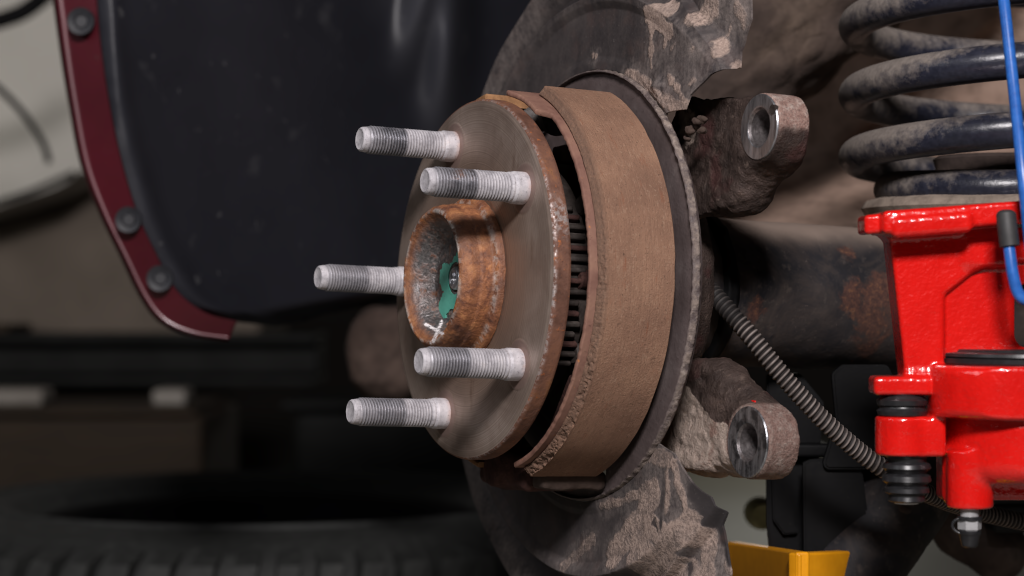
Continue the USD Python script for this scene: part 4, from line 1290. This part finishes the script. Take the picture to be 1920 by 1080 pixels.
# ================================================================== KNUCKLE WITH CALIPER LUGS
kn = thing('axle_knuckle', 'dirt-crusted axle casting with two bored caliper lugs right of the shield', 'axle knuckle', HUB)
TL = -.090
def build_lug(pf, R, r, bodies, amp, seed, masks, hole2=None, deep=.0185):
    c = on(*pf, TL)
    def f(P):
        d = sd_cyl(P, c, 0, R, TL - deep, TL, .0016)
        for (pa, ta, ra), (pb, tb, rb) in bodies:
            d = smin(d, sd_cap(P, loc(*pa, ta), loc(*pb, tb), ra, rb), .009)
        d = smax(d, P[..., 0] - TL, .0012)
        d = np.maximum(d, -sd_cyl(P, c, 0, r + .0004, TL - .0200, TL + .01))
        return d
    pts = np.array([[TL, *c]] + [loc(*b[0], b[1]) for q in bodies for b in q])
    rad = .034
    m = nets(f, pts.min(0) - rad - [.0, 0, 0], np.maximum(pts.max(0) + rad, [TL + .004, -9, -9]) * [1, 1, 1], .00105)
    def mask(v):
        dd = np.hypot(v[:, 1] - c[0], v[:, 2] - c[1])
        return 1 - .93 * sstep(R * 1.25, R * 1.02, dd) * sstep(TL - deep - .003, TL - deep + .003, v[:, 0])
    m = bumpy(m, amp, 58, 4, seed, mask)
    m = bumpy(m, amp * .50, 230, 4, seed + 3, mask)
    lug = put(kn, 'caliper_lug', m, M_LUG, True, attrs=masks(c, R), label='upper lug, dark and crusty' if seed == 1 else 'lower lug, caked in pale dried mud')
    ring = []
    prof = [(TL + .0003, r + .0012), (TL + .0005, r + .0016), (TL + .0005, R - .0010), (TL - .0001, R - .0006), (TL - .001, R - .0008), (TL - .001, r + .0006)]
    n2 = lathe(prof + prof[:1], 96, fine=.0006)
    n2.apply_translation([0, *c])
    put(lug, 'machined_face', n2, M_MILLED, 30, attrs={'dirt': lambda v: np.full(len(v), .0 if seed == 1 else .8)})
    bo = lathe([(TL + .0003, r + .0012), (TL - .0008, r), (TL - .019, r - .0004), (TL - .0192, 0), (TL - .0205, 0), (TL - .0205, r + .0006), (TL - .0005, r + .0007), (TL + .0003, r + .0012)], 80, fine=.001)
    bo.apply_translation([0, *c])
    put(lug, 'bore', bo, M_BORE, 35)
    return c
def mk_up(c, R):
    def pale(v):
        dd = np.hypot(v[:, 1] - c[0], v[:, 2] - c[1])
        return sstep(R * 1.12, R * 1.02, dd) * sstep(c[1] - .003, c[1] + .001, v[:, 2] + .004 * (fbm(v * 220, 3) - .5)) * (v[:, 1] > c[0] - .004) * (v[:, 0] > TL - .030) * .95
    def mud(v):
        q = on(1300, 235, -.095)
        return .62 * sstep(.018, .006, np.linalg.norm(v[:, 1:] - q, axis=1) + .01 * (fbm(v * 120, 3) - .5))
    return {'pale': pale, 'mud': mud}
def mk_lo(c, R):
    a_, b_ = on(1290, 690, -.10), on(1395, 800, -.10)
    nrm = np.array([-(b_ - a_)[1], (b_ - a_)[0]]); nrm /= np.linalg.norm(nrm)
    ref = on(1290, 820, -.10)
    sg = np.sign((ref - a_) @ nrm)
    def mud(v):
        s = ((v[:, 1:] - a_) @ nrm) * sg + .012 * (fbm(v * 70, 4, 2) - .5)
        dd = np.hypot(v[:, 1] - c[0], v[:, 2] - c[1])
        return .9 * sstep(-.002, .004, s) * sstep(R * .98, R * 1.1, dd)
    def pale(v):
        dd = np.hypot(v[:, 1] - c[0], v[:, 2] - c[1])
        return sstep(R * 1.10, R * 1.01, dd) * .62
    return {'pale': pale, 'mud': mud}
build_lug((1424, 238), .0166, .0083,
          [(((1300, 228), -.089, .0105), ((1405, 214), -.097, .0095)), (((1310, 285), -.090, .0150), ((1435, 262), -.103, .0135)), (((1312, 346), -.092, .0135), ((1396, 350), -.101, .0125)),
           (((1462, 275), -.104, .0115), ((1398, 352), -.101, .0115)), (((1286, 226), -.079, .0085), ((1300, 285), -.083, .0100)), (((1284, 232), -.086, .0115), ((1292, 345), -.086, .0130)), (((1300, 240), -.096, .0140), ((1305, 350), -.096, .0150)), (((1370, 250), -.101, .0130), ((1360, 340), -.101, .0140))],
          .0021, 1, mk_up)
build_lug((1402, 829), .0178, .0080,
          [(((1300, 708), -.098, .0095), ((1358, 712), -.100, .0090)), (((1290, 765), -.098, .0160), ((1395, 800), -.103, .0150)), (((1278, 832), -.098, .0125), ((1390, 850), -.103, .0115)),
           (((1355, 715), -.100, .0090), ((1425, 768), -.103, .0080)), (((1325, 750), -.100, .0150), ((1330, 835), -.101, .0140))],
          .0022, 2, mk_lo)
fl2 = bumpy(lathe([(-.080, .04), (-.080, .066), (-.090, .068), (-.112, .060), (-.122, .04), (-.080, .04)], 120, fine=.004), .002, 50, 4, 3)
put(kn, 'flange', fl2, M_LUG, 40)
c_ = loc(1449, 205, TL + .0006)
hp = lathe([(-.003, 0), (.0002, .0001), (.0004, .0024), (-.003, .0024), (-.003, 0)], 20)
hp.apply_translation(c_)
put(kn, 'dimple', hp, M_GREASE, 30)
rp = nets(lambda P: sd_cap(P, loc(1401, 751, -.095), loc(1416, 753, -.095), .0006), loc(1408, 753, -.094) - .006, loc(1408, 753, -.094) + .006, .0004)
put(kn, 'paint_dab', rp, M_RED, True)
# clods of dirt stuck beside the upper lug
rg_ = np.random.default_rng(11)
for k in range(9):
    px, py = 1284 + rg_.random() * 34, 214 + rg_.random() * 50
    c = loc(px, py, -.0725 - .003 * rg_.random())
    ic = trimesh.creation.icosphere(3, .0010 + .0020 * rg_.random())
    ic.vertices = ic.vertices * [1, 1.2, .8] + c
    put(kn, 'dirt_clod', bumpy(ic, .0012, 330, 3, k), M_RUSTYBLOCK, True)

# ================================================================== RED CALIPER (built in pixels of 0.25 mm, then scaled)
CS = .00025
CO = at(1930, 540, 1.0)
cal = thing('brake_caliper', 'glossy red brake caliper hanging from a blue hook at the right edge', 'brake caliper', frame_matrix(CO, (1, 0, 0), (0, 1, 0), (0, 0, 1)))
def P2(px, py): return px - 1930, 540 - py
def cal_sdf(P):
    X, Yc, Z = P[..., 0], P[..., 1], P[..., 2]
    Q = P.copy(); Q[..., 2] = Z - .075 * (X + 290)
    d = sd_box(Q, (-292, -104, 99), (300, 60, 141), 9)                       # top bridge slab
    d = smin(d, sd_box(Q, (-276, -112, 90), (-128, 60, 128), 12), 8)         # thick boss along the slab's left part
    d = smin(d, sd_box(Q, (-320, -70, 101), (-285, 20, 137), 8), 5)
    # neck plate, tapering slightly downwards
    Wd = 268 - .11 * (100 - Z)
    Qn = P.copy(); Qn[..., 0] = X * 268 / Wd
    nk = sd_box(Qn, (-268, -38, -175), (268, 52, 112), 8)
    # recessed panel, its upper left corner cut off
    pan = sd_box(P, (-165, -120, -190), (170, -22, 48), 6)
    cutc = ((X + 165) * .62 - (Z - 48) * .78 - 48)                           # >0 inside the kept part
    pan = smax(pan, -cutc, 8)
    nk = smax(nk, -pan, 12)
    rib_ = sd_box(P, (-132, -44, 40), (-40, -20, 100), 10)
    nk = smin(nk, rib_, 16)
    hole = sd_box(P, (-32, -200, -112), (120, 200, 8), 26)
    nk = smax(nk, -hole, 6)
    d = smin(d, nk, 10)
    d = smin(d, sd_box(P, (-299, -50, -199), (-190, 24, -164), 9), 9)        # foot tab
    d = smin(d, sd_box(P, (-240, -40, -196), (200, 40, -150), 8), 8)
    slabb = sd_box(P, (-193, -150, -239), (193, 70, -142), 9)
    rc = sd_cyl(P, (0, 50), 2, 222, -300, -100)
    slabb = smax(slabb, rc, 20)
    d = smin(d, slabb, 6)
    d = smin(d, sd_cyl(P, (2, 34), 2, 162, -362, -220, 40), 5)
    d = smin(d, sd_cyl(P, (-118, -30), 2, 43, -409, -300, 6), 14)
    d = smin(d, sd_box(P, (-90, 0, -399), (120, 70, -320), 12), 14)
    d = smin(d, sd_box(P, (-165, -20, -402), (-100, 60, -300), 14), 12)
    # guide pin lug
    lug = smin(sd_cyl(P, (-241, -12), 2, 50, -312, -239, 6), sd_box(P, (-236, -52, -313), (-165, 22, -239), 9), 6)
    d = smin(d, lug, 9)
    return d
cm_ = nets(cal_sdf, (-330, -165, -418), (215, 82, 180), 2.8)
cm_.vertices = cm_.vertices * CS
put(cal, 'body', cm_, M_RED, True)
def zl(prof, cx_, cy_, n=72):
    m = lathe(prof, n, axis='z', fine=1.5)
    m.vertices = (m.vertices + [cx_, cy_, 0]) * CS
    return m
put(cal, 'piston_seal', zl([(-144, 0), (-144, 172), (-139, 175), (-131, 175), (-129, 168), (-127, 172), (-121, 170), (-119, 150), (-114, 146), (-114, 0)], 0, 30, 120), M_RUBBER, 30)
put(cal, 'upper_bellows', zl([(-242, 0), (-242, 36), (-237, 45), (-229, 47), (-224, 42), (-221, 41), (-218, 46), (-209, 47), (-205, 42), (-202, 40), (-199, 34), (-196, 30), (-196, 0)], -241, -12), M_RUBBER, 40)
put(cal, 'lower_boot', zl([(-305, 0), (-305, 40), (-313, 42), (-318, 37), (-324, 36), (-328, 43), (-336, 46), (-341, 40), (-346, 36), (-350, 44), (-360, 46), (-366, 38), (-369, 36), (-373, 41), (-381, 42), (-385, 34), (-388, 33), (-397, 35), (-400, 30), (-400, 0)], -232, -10), M_RUBBER, 40)
put(cal, 'guide_pin', zl([(-400, 0), (-400, 24), (-403, 22), (-403, 0)], -232, -10), M_ZINC, 40)
bl = put(cal, 'bleeder_screw', zl([(-406, 0), (-406, 17), (-426, 17), (-426, 0)], -121, -42, 40), M_ZINC, 40)
put(bl, 'hex', zl([(-426, 0), (-426, 19), (-429, 22), (-447, 22), (-450, 19), (-450, 0)], -121, -42, 6), M_ZINC, False)
put(bl, 'cap', zl([(-450, 0), (-450, 21), (-455, 21), (-459, 19), (-478, 15), (-481, 12), (-481, 0)], -121, -42, 40), M_RUBBER, 40)
lp = catmull([(-135, -48, -427), (-146, -46, -429), (-153, -44, -437), (-152, -44, -446), (-144, -46, -453), (-136, -48, -455)], 60) * CS
put(bl, 'cap_strap', tube(lp, 2.6 * CS, 12), M_RUBBER, True)
put(bl, 'strap_ring', zl([(-423, 14), (-423, 23), (-430, 23), (-430, 14), (-423, 14)], -121, -42, 40), M_RUBBER, 40)

# blue hanger hook with its rubber tip
hk = thing('hanger_hook', 'blue wire hanger hook with a dark rubber tip holding the caliper', 'hook')
hd = .962
pts = [at(1872, -80, 1.01), at(1882, 0, .995), at(1900, 160, .98), at(1918, 330, hd), at(1931, 460, hd), at(1938, 530, hd), at(1934, 556, hd - .002), at(1922, 562, hd - .003), at(1908, 548, hd - .003), at(1899, 515, hd - .003), at(1894, 480, hd - .002), at(1889, 440, hd), at(1886, 405, hd + .002)]
hp_, _ = even(catmull(pts, 400), 400)
put(hk, 'wire', tube(hp_, .0027, 20), M_BLUE, True)
tpth, _ = even(catmull([at(1893, 462, hd - .001), at(1889, 430, hd), at(1886.5, 402, hd + .002), at(1886, 393, hd + .002)], 60), 60)
tr_ = .00455 * np.sqrt(np.clip(1 - np.clip((np.arange(60) - 50) / 9.6, 0, 1) ** 2, .02, 1))
put(hk, 'tip', tube(tpth, tr_, 28), M_TIP, 50)
